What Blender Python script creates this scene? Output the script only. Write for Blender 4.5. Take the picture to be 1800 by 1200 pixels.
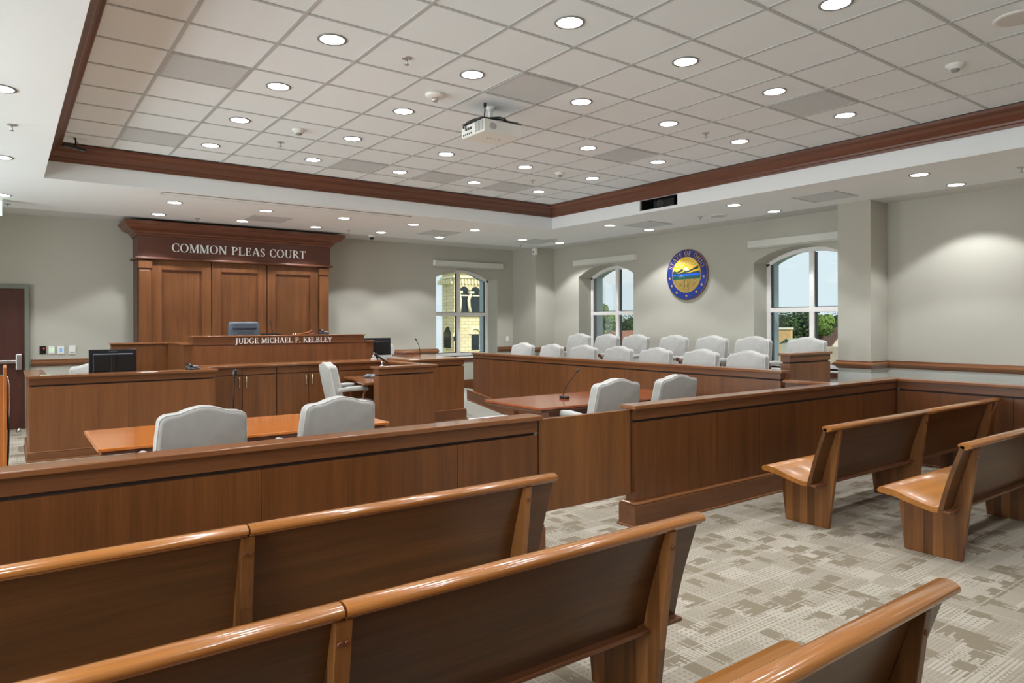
import bpy, math, random
from mathutils import Vector, Matrix
PI = math.pi
random.seed(7)
for o in list(bpy.data.objects): bpy.data.objects.remove(o)
SC = bpy.context.scene
COL = SC.collection

# ------------------------------------------------------------------ camera, world, sun, exposure
YAW = 0.627068; ROLL = 0.003; H = 1.58
cam = bpy.data.cameras.new('camera'); co = bpy.data.objects.new('camera', cam); COL.objects.link(co)
cam.sensor_width = 36; cam.lens = 36*1209.44/1800
cam.shift_x = (900-885.32)/1800; cam.shift_y = -(600-567.69)/1800
cam.clip_start = 0.02; cam.clip_end = 400
s_, c_ = math.sin(YAW), math.cos(YAW)
fv = Vector((s_, c_, 0)); r0 = Vector((c_, -s_, 0)); u0 = Vector((0, 0, 1))
rv = r0*math.cos(ROLL)-u0*math.sin(ROLL); uv = u0*math.cos(ROLL)+r0*math.sin(ROLL)
m = Matrix((rv, uv, -fv)).transposed().to_4x4(); m.translation = Vector((0, 0, H))
co.matrix_world = m
SC.camera = co
vs = SC.view_settings
vs.view_transform = 'Standard'; vs.look = 'None'; vs.gamma = 1; vs.exposure = 0.56; vs.use_curve_mapping = False

def lin(c):
    return tuple(((v/255)/12.92 if v/255 <= .04045 else ((v/255+.055)/1.055)**2.4) for v in c)

world = bpy.data.worlds.new('sky'); SC.world = world; world.use_nodes = True
nt = world.node_tree; nt.nodes.clear()
out = nt.nodes.new('ShaderNodeOutputWorld'); bg = nt.nodes.new('ShaderNodeBackground')
tc = nt.nodes.new('ShaderNodeTexCoord'); mp = nt.nodes.new('ShaderNodeMapping'); mp.inputs['Scale'].default_value = (1.5, 1.5, 6)
nz = nt.nodes.new('ShaderNodeTexNoise'); nz.inputs['Scale'].default_value = 3.5; nz.inputs['Detail'].default_value = 6
cr = nt.nodes.new('ShaderNodeValToRGB')
cr.color_ramp.elements[0].position = .52; cr.color_ramp.elements[0].color = (*lin((206, 220, 227)), 1)
cr.color_ramp.elements[1].position = .72; cr.color_ramp.elements[1].color = (*lin((236, 236, 236)), 1)
nt.links.new(tc.outputs['Generated'], mp.inputs['Vector']); nt.links.new(mp.outputs[0], nz.inputs['Vector'])
nt.links.new(nz.outputs['Fac'], cr.inputs[0]); nt.links.new(cr.outputs[0], bg.inputs['Color'])
bg.inputs['Strength'].default_value = .84
nt.links.new(bg.outputs[0], out.inputs[0])

sun = bpy.data.lights.new('sun', 'SUN'); sun.energy = 2.6; sun.angle = .01; sun.color = (1, .95, .85)
so = bpy.data.objects.new('sun', sun); COL.objects.link(so)
so.rotation_euler = Vector((.05, .75, -.66)).to_track_quat('-Z', 'Y').to_euler()

SPOT_W = 36.0      # power of each recessed downlight in the tray
SPOT_S = 66.0      # power of each one in the low perimeter ceiling
DISC = 9.0
FILL_F = 0.0; FILL_L = 150.0  # power of the added fill lamps outside the front and left walls

# ------------------------------------------------------------------ materials
MATS = {}
def nmat(name):
    m = bpy.data.materials.new(name); m.use_nodes = True
    MATS[name] = m
    return m, m.node_tree, m.node_tree.nodes['Principled BSDF']
def plain(name, rgb, rough=.5, metal=0, bump=0, bscale=200, spec=.5, var=0, vscale=3):
    m, t, b = nmat(name)
    b.inputs['Base Color'].default_value = (*lin(rgb), 1); b.inputs['Roughness'].default_value = rough
    b.inputs['Metallic'].default_value = metal; b.inputs['Specular IOR Level'].default_value = spec
    if bump or var:
        tc = t.nodes.new('ShaderNodeTexCoord')
    if bump:
        n = t.nodes.new('ShaderNodeTexNoise'); n.inputs['Scale'].default_value = bscale; n.inputs['Detail'].default_value = 3
        bp = t.nodes.new('ShaderNodeBump'); bp.inputs['Strength'].default_value = bump; bp.inputs['Distance'].default_value = .002
        t.links.new(tc.outputs['Object'], n.inputs['Vector']); t.links.new(n.outputs['Fac'], bp.inputs['Height'])
        t.links.new(bp.outputs[0], b.inputs['Normal'])
    if var:
        n = t.nodes.new('ShaderNodeTexNoise'); n.inputs['Scale'].default_value = vscale; n.inputs['Detail'].default_value = 4
        r = t.nodes.new('ShaderNodeValToRGB'); c = lin(rgb)
        r.color_ramp.elements[0].position = .3; r.color_ramp.elements[0].color = tuple(v*(1-var) for v in c)+(1,)
        r.color_ramp.elements[1].position = .7; r.color_ramp.elements[1].color = tuple(min(1, v*(1+var)) for v in c)+(1,)
        t.links.new(tc.outputs['Object'], n.inputs['Vector']); t.links.new(n.outputs['Fac'], r.inputs[0])
        t.links.new(r.outputs[0], b.inputs['Base Color'])
    return m
def wood(name, dark, light, axis='z', rough=.34, scale=1.0, blocks=0, streak=.5, coat=.0, rnd=.12):
    m, t, b = nmat(name); L = t.links.new
    tc = t.nodes.new('ShaderNodeTexCoord')
    mp = t.nodes.new('ShaderNodeMapping')
    k = {'x': (.5, 9, 9), 'y': (9, .5, 9), 'z': (9, 9, .5)}[axis]
    mp.inputs['Scale'].default_value = tuple(v*scale for v in k)
    oi = t.nodes.new('ShaderNodeObjectInfo')
    ad = t.nodes.new('ShaderNodeVectorMath'); ad.operation = 'ADD'
    sc = t.nodes.new('ShaderNodeVectorMath'); sc.operation = 'SCALE'; sc.inputs[0].default_value = (3.7, 5.1, 2.3)
    L(oi.outputs['Random'], sc.inputs['Scale']); L(tc.outputs['Object'], ad.inputs[0]); L(sc.outputs[0], ad.inputs[1])
    L(ad.outputs[0], mp.inputs['Vector'])
    n1 = t.nodes.new('ShaderNodeTexNoise'); n1.inputs['Scale'].default_value = 1.3; n1.inputs['Detail'].default_value = 5; n1.inputs['Distortion'].default_value = .6
    mp2 = t.nodes.new('ShaderNodeMapping'); k2 = {'x': (2, 70, 70), 'y': (70, 2, 70), 'z': (70, 70, 2)}[axis]
    mp2.inputs['Scale'].default_value = k2
    n2 = t.nodes.new('ShaderNodeTexNoise'); n2.inputs['Scale'].default_value = 1.6; n2.inputs['Detail'].default_value = 3
    L(ad.outputs[0], mp2.inputs['Vector']); L(mp.outputs[0], n1.inputs['Vector']); L(mp2.outputs[0], n2.inputs['Vector'])
    mx = t.nodes.new('ShaderNodeMath'); mx.operation = 'MULTIPLY_ADD'; mx.inputs[1].default_value = .36
    L(n2.outputs['Fac'], mx.inputs[0])
    sb = t.nodes.new('ShaderNodeMath'); sb.operation = 'MULTIPLY_ADD'; sb.inputs[1].default_value = streak; sb.inputs[2].default_value = .5-.5*streak-.18
    L(n1.outputs['Fac'], sb.inputs[0]); L(sb.outputs[0], mx.inputs[2])
    last = mx
    rr = t.nodes.new('ShaderNodeMath'); rr.operation = 'MULTIPLY_ADD'; rr.inputs[1].default_value = rnd; rr.inputs[2].default_value = -rnd/2
    L(oi.outputs['Random'], rr.inputs[0])
    a2 = t.nodes.new('ShaderNodeMath'); a2.operation = 'ADD'; L(last.outputs[0], a2.inputs[0]); L(rr.outputs[0], a2.inputs[1]); last = a2
    if blocks:      # butcher-block strips, tone changing strip by strip
        sn = t.nodes.new('ShaderNodeVectorMath'); sn.operation = 'SNAP'
        sn.inputs[1].default_value = {'x': (.35, .055, .055), 'y': (.055, .35, .055), 'z': (9, .062, 3)}[axis]
        L(ad.outputs[0], sn.inputs[0])
        wn = t.nodes.new('ShaderNodeTexWhiteNoise'); wn.noise_dimensions = '3D'; L(sn.outputs[0], wn.inputs['Vector'])
        bm_ = t.nodes.new('ShaderNodeMath'); bm_.operation = 'MULTIPLY_ADD'; bm_.inputs[1].default_value = blocks; bm_.inputs[2].default_value = -blocks/2
        L(wn.outputs['Value'], bm_.inputs[0])
        a3 = t.nodes.new('ShaderNodeMath'); a3.operation = 'ADD'; L(last.outputs[0], a3.inputs[0]); L(bm_.outputs[0], a3.inputs[1]); last = a3
    cr = t.nodes.new('ShaderNodeValToRGB')
    cr.color_ramp.elements[0].position = .25; cr.color_ramp.elements[0].color = (*lin(dark), 1)
    cr.color_ramp.elements[1].position = .75; cr.color_ramp.elements[1].color = (*lin(light), 1)
    L(last.outputs[0], cr.inputs[0]); L(cr.outputs[0], b.inputs['Base Color'])
    b.inputs['Roughness'].default_value = rough; b.inputs['Coat Weight'].default_value = coat; b.inputs['Coat Roughness'].default_value = .09
    return m
def emis(name, rgb, st):
    m, t, b = nmat(name)
    b.inputs['Base Color'].default_value = (*lin(rgb), 1)
    b.inputs['Emission Color'].default_value = (*lin(rgb), 1); b.inputs['Emission Strength'].default_value = st
    return m

W_panel = wood('cherry_panel', (84, 50, 26), (134, 84, 47), 'z', .36)
W_front = wood('cherry_bar_panel', (74, 42, 19), (126, 76, 38), 'z', .34)
W_cap = wood('cherry_cap', (98, 58, 34), (150, 98, 60), 'x', .22, coat=.3)
W_capy = wood('cherry_cap_side', (98, 58, 34), (150, 98, 60), 'y', .22, coat=.3)
W_friezex = wood('cherry_apron', (78, 46, 25), (134, 84, 49), 'x', .35, streak=.35)
W_dark = plain('dark_groove_core', (44, 25, 16), .6)  # darker core colour showing in the panel grooves
W_friezey = wood('cherry_apron_side', (78, 46, 25), (134, 84, 49), 'y', .35, streak=.35)
W_crown = wood('dark_cherry_moulding', (80, 46, 32), (124, 76, 54), 'x', .36)
W_crowny = wood('dark_cherry_moulding_side', (80, 46, 32), (124, 76, 54), 'y', .36)
W_sign = wood('dark_cherry_fascia', (70, 38, 26), (104, 60, 44), 'x', .4, streak=.3)
W_gate = wood('gate_veneer', (92, 55, 25), (140, 89, 46), 'z', .36, scale=.8, streak=.6)
W_pewback = wood('pew_back_veneer', (60, 36, 15), (112, 70, 34), 'x', .3, streak=.6)
W_pewseat = wood('pew_seat_veneer', (140, 85, 32), (188, 125, 58), 'x', .3, streak=.6, coat=.08)
W_pewcap = wood('pew_top_rail', (130, 76, 30), (178, 116, 58), 'x', .2, streak=.5, coat=.5)
W_pewleg = wood('pew_leg_butcher_block', (78, 45, 19), (146, 95, 50), 'z', .32, blocks=.42)
W_table = wood('table_veneer', (172, 88, 28), (214, 128, 54), 'x', .16, coat=.5, streak=.6)
W_tabler = wood('table_veneer_red', (124, 60, 32), (172, 92, 52), 'x', .16, coat=.5, streak=.6)
W_chair = wood('chair_wood', (84, 40, 22), (120, 62, 36), 'z', .3)
W_door = wood('door_wood', (64, 30, 22), (88, 46, 34), 'z', .45)
W_lect = wood('lectern_wood', (150, 84, 36), (196, 122, 62), 'z', .32)
WALL = plain('wall_paint', (183, 180, 168), .85, bump=.15, bscale=300)
WALLD = plain('wall_vinyl_lower', (196, 198, 192), .8, bump=.3, bscale=90)
CEILW = plain('ceiling_paint', (236, 240, 242), .9)
BAND = plain('ceiling_edge_shade', (214, 214, 212), .9)  # greyer than the ceiling: shade near the walls put into the colour
TILE = plain('ceiling_tile', (234, 240, 244), .92, bump=.35, bscale=420)
GRIDM = plain('tee_grid', (186, 189, 190), .6)
WHITE = plain('white_plastic', (232, 232, 228), .4)
OFFW = plain('offwhite_frame', (244, 240, 238), .45)
SHADE = plain('shade_rail', (206, 206, 198), .5)
GREY = plain('grey_steel', (140, 140, 138), .4)
STEEL = plain('brushed_steel', (205, 205, 205), .28, metal=1)
CHROME = plain('chrome', (220, 220, 220), .12, metal=1)
BRASS = plain('satin_nickel', (214, 204, 178), .25, metal=1)
BLACK = plain('black_plastic', (22, 22, 24), .35)
BLACKM = plain('black_matte', (12, 12, 13), .8)
SCREENB = plain('monitor_back', (30, 30, 36), .22)
FABRIC = plain('pale_grey_fabric', (169, 167, 163), .92, bump=.8, bscale=260, var=.05, vscale=14)
PIPING = plain('fabric_piping', (198, 196, 192), .9)
LEATHER = plain('grey_leather', (70, 76, 84), .38, bump=.4, bscale=60)
FRAMEG = plain('door_frame_paint', (120, 124, 112), .5)
LETTER = plain('letter_metal', (240, 241, 240), .5)
STONE = plain('exterior_reveal', (180, 192, 200), .8)
DISCM = emis('downlight_lens', (255, 252, 246), DISC)
RED = emis('red_led', (255, 40, 60), 2.0)
BLUEL = emis('lcd', (110, 150, 190), .5)
EXITG = emis('exit_sign', (190, 235, 215), 1.0)

def vent_mat():
    m, t, b = nmat('perforated_grille')
    tc = t.nodes.new('ShaderNodeTexCoord'); w = t.nodes.new('ShaderNodeTexVoronoi'); w.inputs['Scale'].default_value = 110; w.inputs['Randomness'].default_value = 0
    cr = t.nodes.new('ShaderNodeValToRGB'); cr.color_ramp.elements[0].position = .3; cr.color_ramp.elements[0].color = (*lin((152, 156, 158)), 1)
    cr.color_ramp.elements[1].position = .5; cr.color_ramp.elements[1].color = (*lin((210, 215, 218)), 1)
    t.links.new(tc.outputs['Object'], w.inputs['Vector']); t.links.new(w.outputs['Distance'], cr.inputs[0]); t.links.new(cr.outputs[0], b.inputs['Base Color'])
    b.inputs['Roughness'].default_value = .6
    return m
VENT = vent_mat()

def glass_mat():
    m, t, b = nmat('window_glass')
    o = t.nodes['Material Output']
    tr = t.nodes.new('ShaderNodeBsdfTransparent'); gl = t.nodes.new('ShaderNodeBsdfGlossy'); gl.inputs['Roughness'].default_value = .02
    tr.inputs['Color'].default_value = (.93, .97, .96, 1)
    lw = t.nodes.new('ShaderNodeFresnel'); lw.inputs['IOR'].default_value = 1.35
    mx = t.nodes.new('ShaderNodeMixShader')
    t.links.new(lw.outputs[0], mx.inputs[0]); t.links.new(tr.outputs[0], mx.inputs[1]); t.links.new(gl.outputs[0], mx.inputs[2]); t.links.new(mx.outputs[0], o.inputs[0])
    return m
GLASS = glass_mat()

def carpet_mat():
    m, t, b = nmat('patterned_carpet'); L = t.links.new
    N = t.nodes.new
    tc = N('ShaderNodeTexCoord')
    def snap(vx, vy):
        s = N('ShaderNodeVectorMath'); s.operation = 'SNAP'; s.inputs[1].default_value = (vx, vy, 1); L(tc.outputs['Object'], s.inputs[0]); return s.outputs[0]
    def noise(vec, sx, sy, off=0, det=1):
        mp = N('ShaderNodeMapping'); mp.inputs['Scale'].default_value = (sx, sy, 1); mp.inputs['Location'].default_value = (off, off*1.7, 0)
        n = N('ShaderNodeTexNoise'); n.inputs['Scale'].default_value = 1; n.inputs['Detail'].default_value = det
        L(vec, mp.inputs['Vector']); L(mp.outputs[0], n.inputs['Vector']); return n.outputs['Fac']
    def math(op, a, bb, clamp=False):
        x = N('ShaderNodeMath'); x.operation = op; x.use_clamp = clamp
        for i, v in enumerate((a, bb)):
            if hasattr(v, 'links'): L(v, x.inputs[i])
            elif v is not None: x.inputs[i].default_value = v
        return x.outputs[0]
    sep = N('ShaderNodeSeparateXYZ'); L(tc.outputs['Object'], sep.inputs[0]); X, Y = sep.outputs[0], sep.outputs[1]
    fr = lambda v, p: math('FRACT', math('DIVIDE', v, p), None)
    def cell(sx, sy, off):
        a = N('ShaderNodeVectorMath'); a.operation = 'ADD'; a.inputs[1].default_value = (off, off*.7, 0); L(tc.outputs['Object'], a.inputs[0])
        q = N('ShaderNodeVectorMath'); q.operation = 'SNAP'; q.inputs[1].default_value = (sx, sy, 1); L(a.outputs[0], q.inputs[0])
        sp_ = N('ShaderNodeSeparateXYZ'); L(a.outputs[0], sp_.inputs[0])
        wn = N('ShaderNodeTexWhiteNoise'); wn.noise_dimensions = '2D'; L(q.outputs[0], wn.inputs['Vector'])
        return wn.outputs['Value'], fr(sp_.outputs[0], sx), fr(sp_.outputs[1], sy)
    rowr, _, _ = cell(50, .011, .3); colr, _, _ = cell(.011, 50, .6)
    r1, fx1, fy1 = cell(.19, .085, 0.0); r2, fx2, fy2 = cell(.085, .17, 3.1)
    A_ = math('MULTIPLY', math('GREATER_THAN', r1, .78), math('GREATER_THAN', fx1, math('MULTIPLY', rowr, .62)))
    B_ = math('MULTIPLY', math('GREATER_THAN', r2, .82), math('GREATER_THAN', fy2, math('MULTIPLY', colr, .62)))
    r3, _, _ = cell(.21, .13, 5.2); r4, _, _ = cell(.24, .17, 7.7); r5, _, _ = cell(.19, .25, 9.4)
    mid = math('MULTIPLY', math('GREATER_THAN', r3, .55), .34)
    sX = math('MULTIPLY', math('LESS_THAN', fr(X, .02), .38), math('GREATER_THAN', r4, .6))
    sY = math('MULTIPLY', math('LESS_THAN', fr(Y, .02), .38), math('LESS_THAN', r4, .3))
    dots = math('MULTIPLY', math('MULTIPLY', math('LESS_THAN', fr(X, .034), .42), math('LESS_THAN', fr(Y, .03), .4)), math('GREATER_THAN', r5, .4))
    lines = math('MAXIMUM', math('LESS_THAN', fr(Y, .31), .022), math('LESS_THAN', fr(X, .27), .022))
    f = math('MAXIMUM', math('MULTIPLY', math('MAXIMUM', A_, B_), .78), mid)
    f = math('MAXIMUM', f, math('MULTIPLY', math('MAXIMUM', sX, sY), .5))
    f = math('MAXIMUM', f, math('MULTIPLY', dots, .62))
    f = math('MULTIPLY', f, math('SUBTRACT', 1.0, math('MULTIPLY', lines, .8)))
    sp = noise(tc.outputs['Object'], 240, 240, 0, 2)
    f = math('ADD', f, math('MULTIPLY', math('SUBTRACT', sp, .5), .9), True)
    cr = N('ShaderNodeValToRGB'); cr.color_ramp.elements[0].position = 0; cr.color_ramp.elements[0].color = (*lin((170, 162, 149)), 1)
    cr.color_ramp.elements[1].position = 1; cr.color_ramp.elements[1].color = (*lin((110, 98, 78)), 1)
    L(f, cr.inputs[0]); L(cr.outputs[0], b.inputs['Base Color']); b.inputs['Roughness'].default_value = .95; b.inputs['Specular IOR Level'].default_value = .1
    bp = N('ShaderNodeBump'); bp.inputs['Strength'].default_value = .4; bp.inputs['Distance'].default_value = .003; L(sp, bp.inputs['Height']); L(bp.outputs[0], b.inputs['Normal'])
    return m
CARPET = carpet_mat()
CARPET2 = plain('plain_ramp_carpet', (150, 148, 138), .95, bump=.6, bscale=300, var=.12, vscale=60)

# ------------------------------------------------------------------ mesh helpers
class MB:
    def __init__(s): s.v = []; s.f = []; s.sm = []
    def add(s, vs_, fs, smooth=False):
        n = len(s.v); s.v += [tuple(p) for p in vs_]; s.f += [tuple(n+i for i in f) for f in fs]; s.sm += [smooth]*len(fs); return s
    def box(s, x0, x1, y0, y1, z0, z1):
        if x0 > x1: x0, x1 = x1, x0
        if y0 > y1: y0, y1 = y1, y0
        v = [(x, y, z) for x in (x0, x1) for y in (y0, y1) for z in (z0, z1)]
        return s.add(v, [(0, 1, 3, 2), (4, 6, 7, 5), (0, 4, 5, 1), (2, 3, 7, 6), (0, 2, 6, 4), (1, 5, 7, 3)])
    def prism(s, poly, axis, a0, a1, smooth=False):
        """poly: 2D points; axis x -> (y,z) poly, y -> (x,z), z -> (x,y)"""
        def P(p, a): return {'x': (a, p[0], p[1]), 'y': (p[0], a, p[1]), 'z': (p[0], p[1], a)}[axis]
        n = len(poly); v = [P(p, a0) for p in poly]+[P(p, a1) for p in poly]
        fs = [(i, (i+1) % n, n+(i+1) % n, n+i) for i in range(n)]
        s.add(v, [tuple(range(n))[::-1], tuple(range(n, 2*n))]); k = len(s.v)-2*n
        s.f += [tuple(k+i for i in f) for f in fs]; s.sm += [smooth]*n
        return s
    def strip(s, a, b_):          # quad strip between two point lists
        n = len(a); return s.add(list(a)+list(b_), [(i, i+1, n+i+1, n+i) for i in range(n-1)])
    def tube(s, pts, r, n=8, caps=True, smooth=True):
        pts = [Vector(p) for p in pts]; rs = r if isinstance(r, (list, tuple)) else [r]*len(pts)
        rings = []; up = Vector((0, 0, 1))
        d0 = (pts[1]-pts[0]).normalized()
        if abs(d0.dot(up)) > .95: up = Vector((1, 0, 0))
        a = d0.cross(up).normalized()
        for i, p in enumerate(pts):
            d = (pts[min(i+1, len(pts)-1)]-pts[max(i-1, 0)]).normalized()
            a = (a-d*a.dot(d)).normalized(); b_ = d.cross(a)
            rings.append([p+(a*math.cos(2*PI*k/n)+b_*math.sin(2*PI*k/n))*rs[i] for k in range(n)])
        v = [q for r_ in rings for q in r_]; fs = []
        for i in range(len(pts)-1):
            for k in range(n): fs.append((i*n+k, i*n+(k+1) % n, (i+1)*n+(k+1) % n, (i+1)*n+k))
        s.add(v, fs, smooth)
        if caps:
            k = len(s.v)-len(v); s.f += [tuple(k+i for i in range(n))[::-1], tuple(k+(len(pts)-1)*n+i for i in range(n))]; s.sm += [False, False]
        return s
    def lathe(s, prof, cx=0, cy=0, n=24, smooth=True):   # prof: (r,z)
        v = [(cx+r*math.cos(2*PI*k/n), cy+r*math.sin(2*PI*k/n), z) for r, z in prof for k in range(n)]
        fs = [(i*n+k, i*n+(k+1) % n, (i+1)*n+(k+1) % n, (i+1)*n+k) for i in range(len(prof)-1) for k in range(n)]
        s.add(v, fs, smooth); k = len(s.v)-len(v)
        s.f += [tuple(k+i for i in range(n))[::-1], tuple(k+(len(prof)-1)*n+i for i in range(n))]; s.sm += [False, False]
        return s
    def sphere(s, c, r, n=10, sq=(1, 1, 1)):
        c = Vector(c); v = []; fs = []
        for i in range(n+1):
            t = PI*i/n
            for k in range(n*2):
                a = PI*k/n; v.append((c.x+r*sq[0]*math.sin(t)*math.cos(a), c.y+r*sq[1]*math.sin(t)*math.sin(a), c.z+r*sq[2]*math.cos(t)))
        m_ = n*2
        for i in range(n):
            for k in range(m_): fs.append((i*m_+k, (i+1)*m_+k, (i+1)*m_+(k+1) % m_, i*m_+(k+1) % m_))
        return s.add(v, fs, True)
    def sweep(s, path, prof, closed=False, nrm=None):
        """path: 2D (x,y) polyline, prof: (d,z) with d measured to the left of travel; mitred corners"""
        n = len(path); cols = []
        for i, p in enumerate(path):
            p = Vector(p)
            if closed or 0 < i < n-1:
                a = (p-Vector(path[i-1])).normalized(); b_ = (Vector(path[(i+1) % n])-p).normalized()
            elif i == 0: a = b_ = (Vector(path[1])-p).normalized()
            else: a = b_ = (p-Vector(path[i-1])).normalized()
            na = Vector((-a.y, a.x)); nb = Vector((-b_.y, b_.x)); mt = (na+nb).normalized(); k = 1/max(.2, mt.dot(na))
            cols.append([(p.x+mt.x*k*d, p.y+mt.y*k*d, z) for d, z in prof])
        m_ = len(prof); v = [q for c in cols for q in c]; fs = []
        for i in range(n if closed else n-1):
            j = (i+1) % n
            for k in range(m_): fs.append((i*m_+k, i*m_+(k+1) % m_, j*m_+(k+1) % m_, j*m_+k))
        s.add(v, fs)
        if not closed:
            k = len(s.v)-len(v); s.f += [tuple(k+i for i in range(m_)), tuple(k+(n-1)*m_+i for i in range(m_))[::-1]]; s.sm += [False, False]
        return s
    def build(s, name, mat, parent=None, bevel=0, seg=2, subsurf=0, kind=None, smooth=None, loc=None):
        me = bpy.data.meshes.new(name); me.from_pydata(s.v, [], s.f); me.update()
        import bmesh
        bm = bmesh.new(); bm.from_mesh(me); bmesh.ops.recalc_face_normals(bm, faces=bm.faces); bm.to_mesh(me); bm.free()
        me.polygons.foreach_set('use_smooth', s.sm if smooth is None else [smooth]*len(s.f))
        if mat: me.materials.append(mat)
        o = bpy.data.objects.new(name, me); COL.objects.link(o)
        if loc: o.location = loc
        if parent: o.parent = parent
        if bevel:
            md = o.modifiers.new('bevel', 'BEVEL'); md.width = bevel; md.segments = seg; md.limit_method = 'ANGLE'; md.angle_limit = .6
        if subsurf:
            md = o.modifiers.new('sub', 'SUBSURF'); md.levels = subsurf; md.render_levels = subsurf
        if kind: o['kind'] = kind
        return o
def thing(name, label, cat, loc=(0, 0, 0), rz=0, group=None, rx=0):
    o = bpy.data.objects.new(name, None); COL.objects.link(o); o.location = loc; o.rotation_euler = (rx, 0, rz)
    o.empty_display_size = .1
    o['label'] = label; o['category'] = cat
    if group: o['group'] = group
    return o
def tag(o, label, cat, group=None, kind=None):
    o['label'] = label; o['category'] = cat
    if group: o['group'] = group
    if kind: o['kind'] = kind
    return o
def copy_tree(o, parent=None):
    c = o.copy(); COL.objects.link(c); c.parent = parent
    for ch in list(o.children): copy_tree(ch, c)
    return c
def dup(o, loc, rz, label, group=None):
    c = copy_tree(o); c.location = loc; c.rotation_euler = (o.rotation_euler[0], 0, rz); c['label'] = label
    if group: c['group'] = group
    return c
def struct(mb, name, mat, **k): return mb.build(name, mat, kind='structure', **k)
ORD = ['first', 'second', 'third', 'fourth', 'fifth', 'sixth', 'seventh', 'eighth', 'ninth', 'tenth']

# ------------------------------------------------------------------ room shell
YB = 12.75; XR = 10.05; XL = -2.7; YN = -2.2; ZS = 3.25; ZT = 3.651
TX0, TX1, TY0, TY1 = .36, 7.9, -1.4, 9.42       # tray opening
THK = .72
struct(MB().box(XL-.2, XR+THK, YN-.2, YB+THK, -.3, 0), 'floor', CARPET)
# tray ceiling with tee grid
struct(MB().box(TX0-.15, TX1+.15, TY0-.15, TY1+.15, ZT, ZT+.1), 'ceiling', TILE)
GX0, GY0, TT = 1.631, 4.485, .61
g = MB(); w = .012
i = -2
for i in range(-2, 11):
    x = GX0+i*TT
    if TX0+.05 < x < TX1-.05: g.box(x-w, x+w, TY0, TY1, ZT-.006, ZT+.001)
for j in range(-10, 9):
    y = GY0+j*TT
    if TY0+.05 < y < TY1-.05: g.box(TX0, TX1, y-w, y+w, ZT-.0055, ZT+.001)
struct(g, 'trim_1', GRIDM)
# soffit (flat lower ceiling) as a ring
def ring(z0, z1, name, mat, ix0, ix1, iy0, iy1, ox0, ox1, oy0, oy1):
    m_ = MB(); m_.box(ox0, ix0, oy0, oy1, z0, z1); m_.box(ix1, ox1, oy0, oy1, z0, z1)
    m_.box(ix0, ix1, oy0, iy0, z0, z1); m_.box(ix0, ix1, iy1, oy1, z0, z1); return struct(m_, name, mat)
XS = 9.58; YSB = 12.06
ring(ZS, ZS+.04, 'ceiling', CEILW, TX0, TX1, TY0, TY1, XL, XS, YN, YSB)
m_ = MB(); m_.box(XS, XR+.01, YN, YB+.01, ZS, ZS+.04); m_.box(XL, XS, YSB, YB+.01, ZS, ZS+.04); struct(m_, 'ceiling_shade_strip', BAND)  # flat ceiling border, its colour darkened for shade
# tray upstand faces; right one has the speaker recess
ZSU = ZS+.04
m_ = MB(); m_.box(TX0-.04, TX0, TY0-.04, TY1+.04, ZSU, ZT+.05); m_.box(TX0, TX1, TY1, TY1+.04, ZSU, ZT+.05); m_.box(TX0, TX1, TY0-.04, TY0, ZSU, ZT+.05)
SY0, SY1, SZ0, SZ1 = 6.60, 7.33, 3.292, 3.45
m_.box(TX1, TX1+.04, TY0-.04, SY0, ZSU, ZT+.05); m_.box(TX1, TX1+.04, SY1, TY1+.04, ZSU, ZT+.05)
m_.box(TX1, TX1+.04, SY0, SY1, ZSU, SZ0); m_.box(TX1, TX1+.04, SY0, SY1, SZ1, ZT+.05)
struct(m_, 'ceiling', CEILW)
# crown moulding round the tray
CP = [(0, 3.452), (.022, 3.452), (.028, 3.475), (.04, 3.485), (.045, 3.505), (.07, 3.53), (.10, 3.555), (.115, 3.585), (.135, 3.60), (.16, 3.61), (.17, 3.636), (0, 3.636)]
a, b_, c, d = (TX0, TY0), (TX1, TY0), (TX1, TY1), (TX0, TY1)
for nm, p0, p1, mat in (('trim_3', c, d, W_crown), ('trim_4', b_, c, W_crowny), ('trim_5', d, a, W_crowny), ('trim_6', a, b_, W_crown)):
    mm = MB(); pth = [p0, p1]
    # mitre by hand: profile offset goes inward, ends cut at 45 degrees
    dv = Vector((p1[0]-p0[0], p1[1]-p0[1])).normalized(); nv = Vector((-dv.y, dv.x))
    A = [(p0[0]+dv.x*q+nv.x*q, p0[1]+dv.y*q+nv.y*q, z) for q, z in CP]; B = [(p1[0]-dv.x*q+nv.x*q, p1[1]-dv.y*q+nv.y*q, z) for q, z in CP]
    n = len(CP); mm.add(A+B, [(k, (k+1) % n, n+(k+1) % n, n+k) for k in range(n)])
    struct(mm, nm, mat)
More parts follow.
